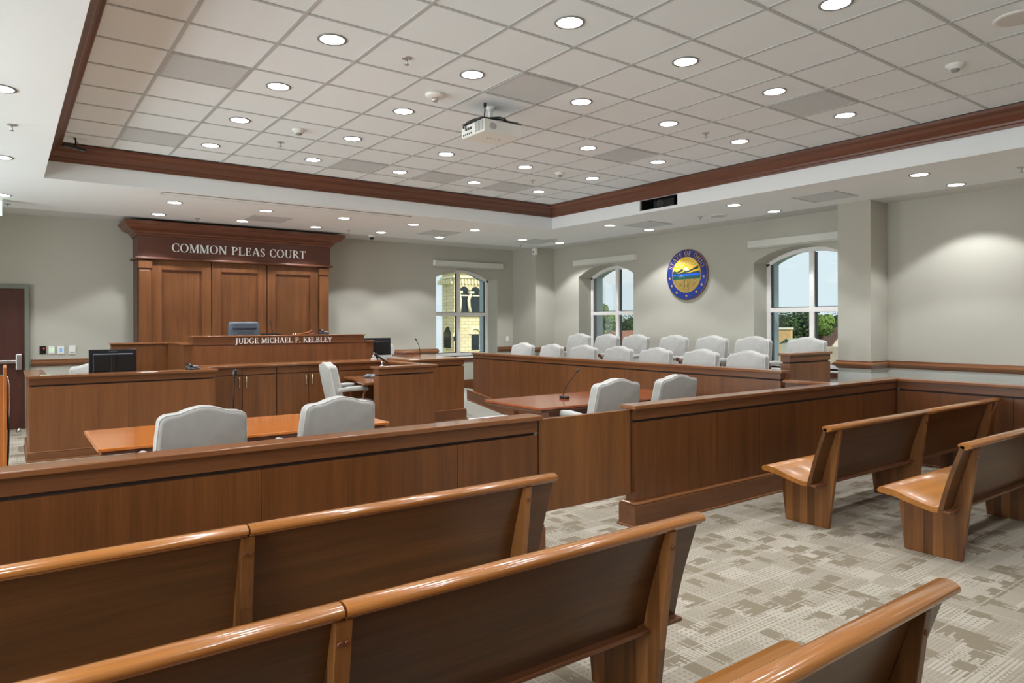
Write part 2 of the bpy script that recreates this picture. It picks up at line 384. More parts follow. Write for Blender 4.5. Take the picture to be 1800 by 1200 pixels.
# walls
def arch_z(u, u0, u1, spring, rise):
    h = (u1-u0)/2; R_ = (h*h+rise*rise)/(2*rise); x = u-(u0+u1)/2
    return spring+math.sqrt(max(0, R_*R_-x*x))-(R_-rise)
SILL = .85; SPR = 2.565; RISE = .215
def arch_wall(name, mat, P, length0, length1, openings, z0, z1, t):
    """P(u, depth, z) -> point.  depth 0 = room face, t = outer face"""
    f = MB(); us = [length0]
    def quad(a, b_, c, d): f.add([a, b_, c, d], [(0, 1, 2, 3)])
    cur = length0
    for (a, b_) in openings:
        for dd in (0, t):
            quad(P(cur, dd, z0), P(a, dd, z0), P(a, dd, z1), P(cur, dd, z1)); quad(P(a, dd, z0), P(b_, dd, z0), P(b_, dd, SILL), P(a, dd, SILL))
        N = 16
        for k in range(N):
            ua, ub = a+(b_-a)*k/N, a+(b_-a)*(k+1)/N; za, zb = arch_z(ua, a, b_, SPR, RISE), arch_z(ub, a, b_, SPR, RISE)
            for dd in (0, t): quad(P(ua, dd, za), P(ub, dd, zb), P(ub, dd, z1), P(ua, dd, z1))
            quad(P(ua, 0, za), P(ub, 0, zb), P(ub, .42, zb), P(ua, .42, za)); 
        quad(P(a, 0, SILL), P(a, .42, SILL), P(a, .42, SPR), P(a, 0, SPR)); quad(P(b_, 0, SILL), P(b_, .42, SILL), P(b_, .42, SPR), P(b_, 0, SPR))
        quad(P(a, 0, SILL), P(b_, 0, SILL), P(b_, .42, SILL), P(a, .42, SILL))
        cur = b_
    for dd in (0, t): quad(P(cur, dd, z0), P(length1, dd, z0), P(length1, dd, z1), P(cur, dd, z1))
    me = struct(f, name, mat)
    g = MB()
    for (a, b_) in openings:     # outer stone reveal
        N = 16
        for k in range(N):
            ua, ub = a+(b_-a)*k/N, a+(b_-a)*(k+1)/N; za, zb = arch_z(ua, a, b_, SPR, RISE), arch_z(ub, a, b_, SPR, RISE)
            g.add([P(ua, .42, za), P(ub, .42, zb), P(ub, t, zb), P(ua, t, za)], [(0, 1, 2, 3)])
        for q in (a, b_): g.add([P(q, .42, SILL), P(q, t, SILL), P(q, t, SPR), P(q, .42, SPR)], [(0, 1, 2, 3)])
        g.add([P(a, .42, SILL), P(b_, .42, SILL), P(b_, t, SILL), P(a, t, SILL)], [(0, 1, 2, 3)])
    return me, g
WB = [(7.455, 9.06)]
WR = [(5.20, 6.80), (9.50, 11.10)]
PB = lambda u, d, z: (u, YB+d, z)
PR = lambda u, d, z: (XR+d, u, z)
_, g1 = arch_wall('wall_back', WALL, PB, XL, XR+THK, WB, 0, 3.7, THK)
_, g2 = arch_wall('wall_right', WALL, PR, YN, YB+THK, WR, 0, 3.7, THK)
g1.add(g2.v, g2.f); struct(g1, 'wall_outer_reveal', STONE)
WF = []; WL = [(.3, 1.9), (4.6, 6.2), (8.6, 10.2)]  # left-wall openings are added, out of view, to bring in fill light
PF = lambda u, d, z: (u, YN-d, z)
PL = lambda u, d, z: (XL-d, u, z)
_, g3 = arch_wall('wall_front', WALL, PF, XL-.4, XR+THK, WF, 0, 3.7, .5)
_, g4 = arch_wall('wall_left', WALL, PL, YN-.4, YB+THK, WL, 0, 3.7, .5)
g3.add(g4.v, g4.f); struct(g3, 'wall_outer_reveal', STONE)
for P_, W_, rot, pw in ((PF, WF, (PI/2, 0, 0), FILL_F), (PL, WL, (PI/2, 0, -PI/2), FILL_L)):      # added area lamps outside these openings, as fill
    for a_, b_ in W_:
        l = bpy.data.lights.new('added_fill', 'AREA'); l.shape = 'RECTANGLE'; l.size = 1.5; l.size_y = 1.75; l.energy = pw; l.color = (.90, .96, 1)
        o = bpy.data.objects.new('added_fill', l); COL.objects.link(o); o.location = P_((a_+b_)/2, .56, 1.75); o.rotation_euler = (rot[0]+.2, 0, rot[2])      # added lamp tilted up to brighten the ceiling
struct(MB().box(XS, XR+.0, 4.67, 5.13, 0, ZS), 'wall_column', WALL)
struct(MB().box(9.5, XR+.0, YSB-.15, YB, 0, ZS), 'wall_corner_column', WALL)
# roof slab so daylight only enters through windows
struct(MB().box(XL-.5, XR+THK, YN-.5, YB+THK, ZT+.12, ZT+.3), 'ceiling_roof_slab', CEILW)
# lower vinyl dado under the chair rail on the right
m_ = MB(); m_.box(XR-.004, XR, YN, 4.67, 0, .95); m_.box(XS-.004, XR, 4.666, 4.67, 0, .95); m_.box(XS-.004, XS, 4.67, 5.13, 0, .95); struct(m_, 'wall_dado', WALLD)
# chair rails
RP = [(0, .935), (.012, .935), (.018, .952), (.05, .972), (.055, .99), (.05, 1.008), (.02, 1.022), (.02, 1.04), (0, 1.04)]
def rail(name, path, mat):
    return struct(MB().sweep(path, RP), name, mat)
rail('trim_7', [(XR, 5.2), (XR, 5.13), (XS, 5.13), (XS, 4.67), (XR, 4.67), (XR, YN)][::-1], W_capy)
rail('trim_8', [(XR, 9.5), (XR, 6.8)][::-1], W_capy)
rail('trim_9', [(9.06, YB), (9.5, YB), (9.5, YSB-.15), (XR, YSB-.15), (XR, 11.1)][::-1], W_capy)
rail('trim_10', [(5.1, YB), (7.5, YB)][::-1], W_cap)
rail('trim_11', [(.32, YB), (1.7, YB)][::-1], W_cap)
# skirting
BP = [(0, 0), (.02, 0), (.02, .13), (.012, .15), (0, .15)]
struct(MB().sweep([(.32, YB), (9.5, YB), (9.5, YSB-.15), (XR, YSB-.15), (XR, 5.13), (XS, 5.13), (XS, 4.67), (XR, 4.67), (XR, YN)][::-1], BP), 'baseboard_right', W_crown)
struct(MB().box(6.1, 9.5, YB-.03, YB, .15, .34), 'baseboard_back', W_friezex)

# windows
def window(idx, P, a, b_):
    root = None; w = .065
    f = MB(); d0, d1 = .36, .42
    def bx(u0, u1, z0, z1, e0=d0, e1=d1):
        v = [P(u, d, z) for u in (u0, u1) for d in (e0, e1) for z in (z0, z1)]
        f.add(v, [(0, 1, 3, 2), (4, 6, 7, 5), (0, 4, 5, 1), (2, 3, 7, 6), (0, 2, 6, 4), (1, 5, 7, 3)])
    bx(a, a+w, SILL, SPR); bx(b_-w, b_, SILL, SPR); bx(a, b_, SILL, SILL+w, d0-.002)
    mid = (a+b_)/2; bx(mid-.04, mid+.04, SILL, SPR+RISE-.02, d0-.003); bx(a, b_, 1.745, 1.82, d0-.004)
    N = 18
    for k in range(N):
        ua, ub = a+(b_-a)*k/N, a+(b_-a)*(k+1)/N; za, zb = arch_z(ua, a, b_, SPR, RISE), arch_z(ub, a, b_, SPR, RISE)
        v = [P(u, d, z) for u, z0 in ((ua, za), (ub, zb)) for d in (d0, d1) for z in (z0-w, z0)]
        f.add(v, [(0, 1, 3, 2), (4, 6, 7, 5), (0, 4, 5, 1), (2, 3, 7, 6), (0, 2, 6, 4), (1, 5, 7, 3)])
    root = f.build('window_%d' % idx, OFFW, kind='structure', bevel=.004)
    g = MB(); e = d1-.02            # dark gaskets
    def gb(u0, u1, z0, z1):
        v = [P(u, d, z) for u in (u0, u1) for d in (e, e+.05) for z in (z0, z1)]
        g.add(v, [(0, 1, 3, 2), (4, 6, 7, 5), (0, 4, 5, 1), (2, 3, 7, 6), (0, 2, 6, 4), (1, 5, 7, 3)])
    for u in (a+w, mid+.04): gb(u-.002, u+.016, SILL+w, 2.60 if u < mid else 2.70)
    for u in (mid-.04, b_-w): gb(u-.016, u+.002, SILL+w, 2.60 if u > mid else 2.70)
    for z in (SILL+w, 1.82): gb(a+w, b_-w, z-.002, z+.012)
    g.build('gasket', BLACK, root)
    p = MB()
    for (u0, u1) in ((a+.03, mid), (mid, b_-.03)):
        p.add([P(u0, .40, SILL+.03), P(u1, .40, SILL+.03), P(u1, .40, 1.78), P(u0, .40, 1.78)], [(0, 1, 2, 3)])
        N = 10; top = [P(u0+(u1-u0)*k/N, .40, arch_z(u0+(u1-u0)*k/N, a, b_, SPR, RISE)-.03) for k in range(N+1)]
        bot = [P(u0+(u1-u0)*k/N, .40, 1.78) for k in range(N+1)]
        p.strip(bot, top)
    p.build('pane', GLASS, root)
    s = MB(); v = [P(u, d, z) for u in (a-.03, b_+.03) for d in (-.04, .36) for z in (SILL-.03, SILL)]
    # sill board kept inside the reveal plus a nosing
    s.add(v, [(0, 1, 3, 2), (4, 6, 7, 5), (0, 4, 5, 1), (2, 3, 7, 6), (0, 2, 6, 4), (1, 5, 7, 3)])
    s.build('window_sill', WHITE, root, bevel=.004)
    s = MB(); v = [P(u, d, z) for u in (a-.03, b_+.03) for d in (-.02, 0) for z in (SILL-.11, SILL-.03)]
    s.add(v, [(0, 1, 3, 2), (4, 6, 7, 5), (0, 4, 5, 1), (2, 3, 7, 6), (0, 2, 6, 4), (1, 5, 7, 3)])
    s.build('sill_apron', W_crown, root)
window(1, PB, *WB[0]); window(2, PR, *WR[1]); window(3, PR, *WR[0])
for k, w_ in enumerate(WF): window(4+k, PF, *w_)
for k, w_ in enumerate(WL): window(4+k, PL, *w_)  # added unseen left-wall windows that go with the fill lamps

# shade head rails
def shade(P, a, b_, label):
    t = thing('window_shade', label, 'window shade', P((a+b_)/2, -.05, 2.81), group='roller shade rails over the arched windows')
    cx, cy, cz = t.location
    def pp(u, d, z): q = P(u, d, z); return (q[0]-cx, q[1]-cy, q[2]-cz)
    for nm, u0, u1, d0, d1, z0, z1, mt in (('head_rail', a, b_, -.10, 0, 2.81, 2.92, SHADE), ('end_cap', a-.006, a, -.102, 0, 2.806, 2.924, OFFW), ('end_cap', b_, b_+.006, -.102, 0, 2.806, 2.924, OFFW), ('hem_bar', a+.03, b_-.03, -.06, -.035, 2.795, 2.812, SHADE)):
        v = [pp(u, d, z) for u in (u0, u1) for d in (d0, d1) for z in (z0, z1)]
        MB().add(v, [(0, 1, 3, 2), (4, 6, 7, 5), (0, 4, 5, 1), (2, 3, 7, 6), (0, 2, 6, 4), (1, 5, 7, 3)]).build(nm, mt, t, bevel=.003)
shade(PB, 7.39, 9.15, 'pale roller shade rail above the arched window on the bench wall')
shade(PR, 9.41, 11.16, 'pale roller shade rail above the arched window left of the round seal')
shade(PR, 5.15, 6.84, 'pale roller shade rail above the arched window right of the round seal')

# door in the back wall
dr = MB(); dr.box(-.72, .24, YB-.045, YB-.003, 0, 2.13).build('door_1', W_door, kind='structure', bevel=.002) if False else None
dm = MB().box(-.72, .24, YB-.03, YB-.002, .005, 2.12).build('door_1', W_door, kind='structure', bevel=.002)
fr_ = MB(); fr_.box(.24, .30, YB-.06, YB, 0, 2.19); fr_.box(-.78, -.72, YB-.06, YB, 0, 2.19); fr_.box(-.72, .24, YB-.06, YB, 2.12, 2.19)
struct(fr_, 'trim_12', FRAMEG, bevel=.003)
pb = MB(); pb.box(-.62, .14, YB-.10, YB-.065, 1.0, 1.045); pb.build('panic_bar', STEEL, dm, bevel=.006)
pb = MB(); pb.box(.13, .205, YB-.105, YB-.03, .90, 1.135); pb.build('latch_housing', STEEL, dm, bevel=.008)
tag(MB().lathe([(.03, 0), (.03, .02), (.02, .05), (.0, .055)], .16, 12.4, 12).build('door_stop', STEEL), 'small metal floor stop on the carpet before the brown door', 'door stop')

# ------------------------------------------------------------------ ceiling fixtures
def downlight_proto():
    t = thing('downlight', '', 'ceiling light')
    pr = [(.105, 0), (.105, -.006), (.088, -.006), (.086, 0)]
    n = 32; v = [(r*math.cos(2*PI*k/n), r*math.sin(2*PI*k/n), z) for r, z in pr for k in range(n)]
    fs = [(i*n+k, i*n+(k+1) % n, ((i+1) % 4)*n+(k+1) % n, ((i+1) % 4)*n+k) for i in range(4) for k in range(n)]
    MB().add(v, fs, True).build('trim_ring', STEEL2, t)
    MB().lathe([(.087, -.001), (.087, -.004)], n=32).build('lens', DISCM, t)
    l = bpy.data.lights.new('downlight_lamp', 'SPOT'); l.energy = SPOT_W; l.spot_size = math.radians(108); l.spot_blend = .35; l.shadow_soft_size = .075; l.color = (.945, .975, 1.0)
    o = bpy.data.objects.new('lamp', l); COL.objects.link(o); o.parent = t; o.location = (0, 0, -.03)
    return t
STEEL2 = plain('satin_trim', (150, 150, 150), .4, metal=.5)
proto = downlight_proto(); used = [False]
def light(x, y, z, label, group):
    if not used[0]:
        used[0] = True; proto.location = (x, y, z); proto['label'] = label; proto['group'] = group
    else: dup(proto, (x, y, z), 0, label, group)
proto2 = copy_tree(proto); proto2.name = 'downlight'
for ch in proto2.children:
    if ch.type == 'LIGHT': ch.data = ch.data.copy(); ch.data.energy = SPOT_S; ch.data.spot_blend = .22
first_low = [True]
def low_light(x, y, z, label, group):
    if first_low[0]: first_low[0] = False; proto2.location = (x, y, z); proto2['label'] = label; proto2['group'] = group
    else: dup(proto2, (x, y, z), 0, label, group)
cols_ = [.5, 2.5, 4.5, 6.5, 8.5]; rows_ = [6.5, 4.5, 2.5, .5, -1.5, -3.5, -5.5, -7.5]
RN = ['first', 'second', 'third', 'fourth', 'fifth', 'sixth', 'seventh', 'eighth']
for ri, j in enumerate(rows_):
    for ci, i in enumerate(cols_):
        if j < -3 and i > 5: continue
        light(GX0+i*TT, GY0+j*TT, ZT, 'round light in the tiled ceiling, %s row from the bench, %s from left' % (RN[ri], ORD[ci]), 'downlights in the tiled tray ceiling')
for ri, (y, nm) in enumerate(((10.3, 'row beside the tray edge'), (11.54, 'row nearest the sign'))):
    for ci, x in enumerate((.65, 1.89, 3.13, 4.35, 5.59, 6.83)):
        if ci == 0: continue
        low_light(x, y, ZS, 'low-ceiling light over the bench, %s, %s from left' % (nm, ORD[ci-1]), 'downlights in the low ceiling before the bench wall')
for ri, y in enumerate((10.94, 8.48, 6.0, 3.55, 1.1, -1.3)):
    for x, nm in ((8.4, 'tray side'), (9.38, 'window side')):
        low_light(x, y, ZS, 'low-ceiling light along the window wall, %s, %s from the far corner' % (nm, ORD[ri]), 'downlights along the window wall')
for ri, y in enumerate((10.96, 8.49, 6.02, 3.55, 1.1)):
    low_light(-.03, y, ZS, 'round light in the low ceiling at left, %s from the door wall' % ORD[ri], 'downlights in the left low ceiling')
    low_light(-1.6, y, ZS, 'round light beyond the left low-ceiling row, %s from the door wall' % ORD[ri], 'downlights in the left low ceiling')

def vent(x, y, z, s, label):
    t = thing('air_vent', label, 'vent', (x, y, z), group='square ceiling air vents')
    f = MB(); h = s/2; f.box(-h, h, -h, -h+.022, -.010, 0); f.box(-h, h, h-.022, h, -.010, 0); f.box(-h, -h+.022, -h+.022, h-.022, -.010, 0); f.box(h-.022, h, -h+.022, h-.022, -.010, 0)
    f.build('frame', GRIDM, t); MB().box(-h+.022, h-.022, -h+.022, h-.022, -.006, 0).build('perforated_face', VENT, t)
VN = [(-.5, 2.5, 'beside the left crown moulding, nearer the camera'), (-.5, 6.5, 'by the left end of the crown moulding over the bench'), (3.5, 6.5, 'over the bench, second from the left along the moulding'), (5.5, 6.5, 'over the bench, third from the left along the moulding'),
      (7.5, 6.5, 'over the bench, nearest the far corner'), (7.5, 2.5, 'by the window-side moulding, middle one'), (7.5, -1.5, 'by the window-side moulding, nearest the camera'), (3.5, .5, 'right behind the white projector')]
for i, j, l in VN: vent(GX0+i*TT, GY0+j*TT, ZT, .595, 'grey perforated tile vent '+l)
for x, y, l in ((3.38, 11.06, 'in the low ceiling above the court sign'), (6.5, 11.0, 'in the low ceiling right of the dome camera'), (8.8, 11.0, 'in the low ceiling at the far corner'), (8.84, 8.02, 'in the low ceiling above the round seal'), (8.82, 4.9, 'in the low ceiling beside the square column')):
    vent(x, y, ZS, .6, 'flat grey square vent '+l)
def sprinkler(x, y, z, l):
    t = thing('sprinkler', l, 'sprinkler', (x, y, z), group='ceiling fire sprinklers')
    MB().lathe([(.04, 0), (.038, -.006), (.015, -.01)], n=20).build('escutcheon', STEEL, t)
    p = MB().lathe([(.007, -.008), (.007, -.05)], n=10); p.lathe([(.018, -.05), (.018, -.054)], n=12); p.build('nozzle', STEEL, t)
for i, j, l in ((1.5, .5, 'left of the fire strobe, nearest the camera'), (1.5, 5.5, 'at the left, toward the bench'), (7.5, .5, 'at the right, before the window-side moulding'), (7.5, 5.5, 'toward the far corner')):
    sprinkler(GX0+i*TT, GY0+j*TT, ZT, 'chrome sprinkler head in the tiled ceiling '+l)
for x, y, l in ((.05, 7.06, 'far left, nearest the camera'), (.03, 11.73, 'far left, near the exit sign'), (2.47, 11.65, 'above the left end of the cornice'), (5.0, 11.63, 'left of the dome camera'), (8.86, 11.6, 'beside the corner column'), (8.9, 6.98, 'above the round seal'), (8.92, 2.74, 'at the right edge')):
    sprinkler(x, y, ZS, 'chrome sprinkler head in the low white ceiling '+l)
def smoke(x, y, l):
    t = thing('smoke_detector', l, 'smoke detector', (x, y, ZT), group='smoke detectors')
    MB().lathe([(.072, 0), (.07, -.015), (.055, -.02), (.05, -.036), (.035, -.04)], n=28).build('housing', WHITE, t)
    MB().lathe([(.03, -.04), (.028, -.055), (.012, -.06)], n=20).build('sensor', GREY, t)
for i, j, l in ((1.5, 4.5, 'left of the projector'), (7.5, 4.5, 'toward the far corner'), (7.5, -3.5, 'at the upper right')):
    smoke(GX0+i*TT, GY0+j*TT, 'round white smoke detector on the tiled ceiling '+l)

# ---- lettering
def stroke_glyphs():
    T, t_, S = .15, .05, .035
    R = lambda x0, y0, x1, y1: [(x0, y0), (x1, y0), (x1, y1), (x0, y1)]
    def D(x0, y0, x1, y1, w): return [(x0-w/2, y0), (x0+w/2, y0), (x1+w/2, y1), (x1-w/2, y1)]
    def A(cx, cy, rx, ry, a0, a1, T=T, t_=t_, n=18):
        o = []
        for k in range(n):
            p, q = [math.radians(a0+(a1-a0)*v/n) for v in (k, k+1)]
            o.append([(cx+(rx-T)*math.cos(p), cy+(ry-t_)*math.sin(p)), (cx+rx*math.cos(p), cy+ry*math.sin(p)), (cx+rx*math.cos(q), cy+ry*math.sin(q)), (cx+(rx-T)*math.cos(q), cy+(ry-t_)*math.sin(q))])
        return o
    V = lambda x: [R(x-T/2, 0, x+T/2, 1), R(x-T/2-.09, 0, x+T/2+.09, S), R(x-T/2-.09, 1-S, x+T/2+.09, 1)]
    sf = lambda x, y, w=.28: R(x-w/2, y, x+w/2, y+S)
    G = {}
    G['C'] = (.86, A(.5, .5, .46, .52, 48, 312)+[R(.76, .66, .80, .98), R(.76, .02, .80, .30)])
    G['O'] = (1.0, A(.5, .5, .48, .52, 0, 360, n=30))
    G['M'] = (1.12, [R(.14, 0, .19, 1), sf(.16, 0), sf(.12, 1-S, .2), D(.19, 1, .56, .02, .17), D(.56, .02, .90, 1, .06), R(.88, 0, 1.03, 1), sf(.96, 0, .32), sf(1.0, 1-S, .26)])
    G['N'] = (1.0, [R(.15, 0, .20, 1), sf(.17, 0), sf(.12, 1-S, .24), D(.2, 1, .82, 0, .18), R(.82, 0, .87, 1), sf(.85, 1-S)])
    G['P'] = (.78, V(.2)+A(.35, .73, .38, .27, -90, 90)+[R(.2, 1-t_, .36, 1), R(.2, .46, .36, .46+t_)])
    G['L'] = (.80, V(.2)+[R(.2, 0, .76, t_), R(.71, 0, .76, .25)])
    G['E'] = (.80, V(.2)+[R(.2, 0, .74, t_), R(.69, 0, .74, .24), R(.2, 1-t_, .70, 1), R(.65, .78, .70, 1), R(.2, .49, .56, .49+t_), R(.53, .38, .57, .65)])
    G['A'] = (.96, [D(.12, 0, .46, 1, .06), D(.84, 0, .5, 1, .18), R(.24, .32, .72, .32+t_), sf(.13, 0), sf(.84, 0, .32)])
    G['S'] = (.66, A(.33, .75, .27, .27, 20, 200, .1, .05)+[D(.14, .66, .50, .36, .17)]+A(.33, .25, .27, .27, -160, 10, .1, .05)+[R(.08, .02, .11, .3), R(.52, .7, .55, .98), D(.54, .38, .52, .22, .14), D(.12, .78, .14, .64, .14)])
    G['U'] = (.98, [R(.14, .3, .29, 1), sf(.21, 1-S, .34), R(.80, .3, .85, 1), sf(.82, 1-S)]+A(.495, .33, .355, .35, 180, 360, .1, .06))
    G['R'] = (.92, V(.2)+A(.35, .74, .37, .26, -90, 90)+[R(.2, 1-t_, .36, 1), R(.2, .48, .36, .48+t_), D(.42, .5, .80, 0, .18), sf(.84, 0, .2)])
    G['T'] = (.84, [R(.345, 0, .495, 1), sf(.42, 0, .34), R(.04, 1-t_, .8, 1), R(.04, .76, .08, 1), R(.76, .76, .8, 1)])
    G['J'] = (.52, [R(.22, -.05, .37, 1), sf(.3, 1-S, .34)]+A(.13, -.05, .24, .2, 270, 360, .15, .05, 8)+[R(-.02, -.25, .13, -.18)])
    G['D'] = (.96, V(.2)+A(.36, .5, .54, .5, -90, 90)+[R(.2, 1-t_, .38, 1), R(.2, 0, .38, t_)])
    G['G'] = (.98, A(.5, .5, .46, .52, 48, 325)+[R(.76, .66, .80, .98), R(.72, .04, .87, .42), sf(.8, .4, .32)])
    G['I'] = (.42, V(.2))
    G['H'] = (1.02, V(.2)+V(.80)+[R(.2, .48, .8, .48+t_)])
    G['K'] = (.98, V(.2)+[D(.24, .42, .74, 1, .06), D(.42, .6, .82, 0, .18), sf(.76, 1-S, .24), sf(.86, 0, .24)])
    G['B'] = (.84, V(.2)+A(.35, .76, .33, .24, -90, 90)+A(.35, .27, .41, .27, -90, 90)+[R(.2, 1-t_, .36, 1), R(.2, .5, .36, .55), R(.2, 0, .36, t_)])
    G['Y'] = (.92, [R(.38, 0, .53, .46), sf(.46, 0, .34), D(.42, .42, .13, 1, .17), D(.48, .42, .78, 1, .06), sf(.12, 1-S, .3), sf(.78, 1-S, .24)])
    G['F'] = (.74, V(.2)+[R(.2, 1-t_, .70, 1), R(.65, .76, .70, 1), R(.2, .48, .54, .48+t_), R(.51, .38, .55, .64)])
    G['.'] = (.3, A(.13, .07, .09, .09, 0, 360, .09, .09, 10))
    return G
GL = stroke_glyphs()
def letter_mesh(ch, h, depth, xs=1.0, rot=0, at=(0, 0)):
    mb = MB(); w_, polys = GL[ch]; cr_, sr_ = math.cos(rot), math.sin(rot)
    for k, p in enumerate(polys):
        q = [(x*h*xs, y*h) for x, y in p]; q = [(at[0]+x*cr_-y*sr_, at[1]+x*sr_+y*cr_) for x, y in q]
        mb.prism(q, 'z', 0, depth+k*.00002)
    return mb
def text_line(parent, txt, x0, x1, h, depth, mat, y0=0, space=.45, name='letter', z=0):
    tot = sum((GL[c][0] if c != ' ' else space) for c in txt)+.06*len(txt)
    xs = (x1-x0)/(tot*h); x = x0
    for c in txt:
        if c == ' ': x += (space+.06)*h*xs; continue
        mb = letter_mesh(c, h, depth, xs, 0, (x, y0)); o = mb.build(name, mat, parent); o.location.z = z
        x += (GL[c][0]+.06)*h*xs

# fire strobe
t = thing('fire_strobe', 'white ceiling fire alarm strobe with red lettering, left of the projector', 'fire alarm', (GX0+2.5*TT, GY0+1.5*TT, ZT))
MB().lathe([(.09, 0), (.09, -.012), (.075, -.03), (.03, -.034)], n=28).build('housing', WHITE, t)
MB().lathe([(.028, -.032), (.03, -.055), (.018, -.07)], n=16).build('lens', CHROME, t)
fl = bpy.data.objects.new('lettering', None)
REDP = plain('red_paint', (190, 40, 30), .5)
mbt = MB(); x = -.032
for c in 'FIRE':
    w_, polys = GL[c]
    for p in polys:
        q = [(-.062-(-.012)+yy*.0 , 0) for xx, yy in p]
        pts = [(x+xx*.018, -.0705+0*yy, -.032+yy*.018) for xx, yy in p]
        mbt.add([(a0, -.074-.0, c0) for a0, b0, c0 in pts], [tuple(range(len(pts)))])
    x += (w_+.05)*.018
mbt.build('lettering', REDP, t).rotation_euler = (0, 0, -.5)

# round ceiling speakers
SPKM = plain('speaker_mesh', (206, 203, 198), .7)
def rspk(x, y, z, l):
    t = thing('ceiling_speaker', l, 'speaker', (x, y, z), group='round ceiling speakers')
    MB().lathe([(.14, 0), (.138, -.006), (.12, -.008)], n=32).build('rim', WHITE, t); MB().lathe([(.118, -.008), (.118, -.011)], n=32).build('mesh_cover', SPKM, t)
rspk(GX0+6.5*TT, GY0-4.5*TT, ZT, 'round flush ceiling speaker in the tiled ceiling at the upper right corner')
rspk(9.05, 6.75, ZS, 'round flush ceiling speaker in the low ceiling over the seal')
rspk(8.85, 10.55, ZS, 'round flush ceiling speaker in the low ceiling at the far corner')
rspk(9.3, 7.6, ZS, 'round flush ceiling speaker near the wall above the seal') if False else None

# projector
t = thing('projector', 'white video projector hanging on a short pole from the tiled ceiling', 'projector', (3.78, 5.40, 3.405), 0)
# body: local box
PJW, PJD, PJH = .222, .19, .10
body = MB().box(-PJW, PJW, -PJD, PJD, -.06, .06).build('body', WHITE, t, bevel=.012, seg=3)
v = MB()
for k in range(9): v.box(-PJW-.002, -PJW+.001, .0+(-.18)+k*.016, -.18+k*.016+.008, -.045, .05)
v.build('side_grille', GREY, t)
v = MB().box(-PJW-.003, -PJW+.001, -.015, .18, -.05, .045); v.build('port_panel', WHITE, t)
v = MB()
for k in range(5): v.box(-PJW-.006, -PJW-.002, .005+k*.033, .022+k*.033, -.042, -.026)
for k in range(3): v.box(-PJW-.012, -PJW-.002, .01+k*.04, .03+k*.04, .0, .022)
v.build('port', BLACK, t)
v = MB().prism([(.04*math.cos(2*PI*k/20)-.12, .04*math.sin(2*PI*k/20)*.8) for k in range(20)], 'y', -PJD-.003, -PJD+.001); v.build('sensor_window', plain('speaker_grey', (176, 178, 180), .5), t)
v = MB()      # small slanted brand marks under the case, too small to read
for k, (wx, sl) in enumerate(((.028, .010), (.030, -.012), (.018, .006), (.022, .010))):
    x = -.075+k*.045; v.add([(x, -.02, -.0615), (x+wx, -.02, -.0615), (x+wx+sl, -.014, -.0615), (x+sl, -.014, -.0615)], [(0, 1, 2, 3)])
    v.add([(x+wx*.4, -.02, -.0615), (x+wx*.7, -.02, -.0615), (x+wx*.7+sl, 0, -.0615), (x+wx*.4+sl, 0, -.0615)], [(0, 1, 2, 3)])
v.build('brand_mark', BLACK, t)
v = MB().box(-.2, .2, -.15, .12, .062, .075); v.box(-.24, -.2, -.18, .16, .062, .07); v.box(.1, .23, -.17, -.14, .062, .078); v.build('mount_plate', BLACK, t, bevel=.003)
v = MB().tube([(0, .02, .07), (0, .02, .242)], .022, 14); v.build('pole', WHITE, t)
v = MB().lathe([(.022, .20), (.05, .236), (.05, .246)], 0, .02, 20); v.build('ceiling_flange', WHITE, t)
v = MB(); v.tube([(-.12, -.06, .244), (-.121, -.06, .205)], .013, 8); v.tube([(-.121, -.06, .215), (-.123, -.065, .18), (-.13, -.07, .15), (-.12, -.05, .11)], .006, 8)
v.tube([(.02, -.02, .10), (-.06, -.04, .12), (-.14, -.02, .115), (-.19, .05, .1), (-.22, .1, .08), (-.235, .13, .055), (-.236, .14, .03)], .007, 8)
v.tube([(.03, -.02, .09), (-.05, .0, .11), (-.13, .02, .10), (-.19, .08, .085), (-.23, .1, .06), (-.236, .1, .02)], .005, 8)
v.tube([(-.05, -.05, .12), (.05, -.06, .14), (.11, -.07, .13), (.12, -.08, .1), (.05, -.1, .085), (-.06, -.1, .09)], .007, 8)
v.tube([(-.1, -.09, .09), (.0, -.12, .1), (.1, -.13, .09), (.2, -.15, .085)], .008, 8)
v.build('cable', BLACK, t)
t.rotation_euler = (0, 0, 0)

# antenna / sensor at tray corner
t = thing('ceiling_sensor', 'black bar-shaped sensor hanging at the left corner of the tiled ceiling', 'sensor', (.64, 8.98, ZT))
v = MB().tube([(0, 0, 0), (0, 0, -.09)], .008, 8); v.tube([(-.02, 0, 0), (.03, 0, -.07)], .004, 6); v.build('bracket', BLACK, t)
MB().box(-.11, .11, -.03, .03, -.125, -.095).build('sensor_bar', BLACK, t, bevel=.006).rotation_euler = (0, .12, .2)

# recess with speaker in the tray side
t = thing('recessed_speaker', 'black loudspeaker in a dark rectangular opening under the crown moulding', 'speaker', (TX1+.04, (SY0+SY1)/2, SZ0))
hw = (SY1-SY0)/2; hh = SZ1-SZ0
v = MB(); v.box(0, .3, -hw-.02, -hw, -.02, hh+.02); v.box(0, .3, hw, hw+.02, -.02, hh+.02); v.box(0, .3, -hw, hw, -.02, 0); v.box(0, .3, -hw, hw, hh, hh+.02); v.box(.3, .32, -hw-.02, hw+.02, -.02, hh+.02); v.build('recess_box', BLACKM, t)
MB().box(.08, .26, -.2, .2, .004, hh-.004).build('cabinet', BLACK, t, bevel=.01)
v = MB(); v.lathe([(.07, 0), (.062, .008), (.05, .002), (.02, -.006)], n=24); o = v.build('cone', plain('cone_grey', (50, 50, 52), .4), t); o.location = (.078, .06, .085); o.rotation_euler = (0, -PI/2, 0)

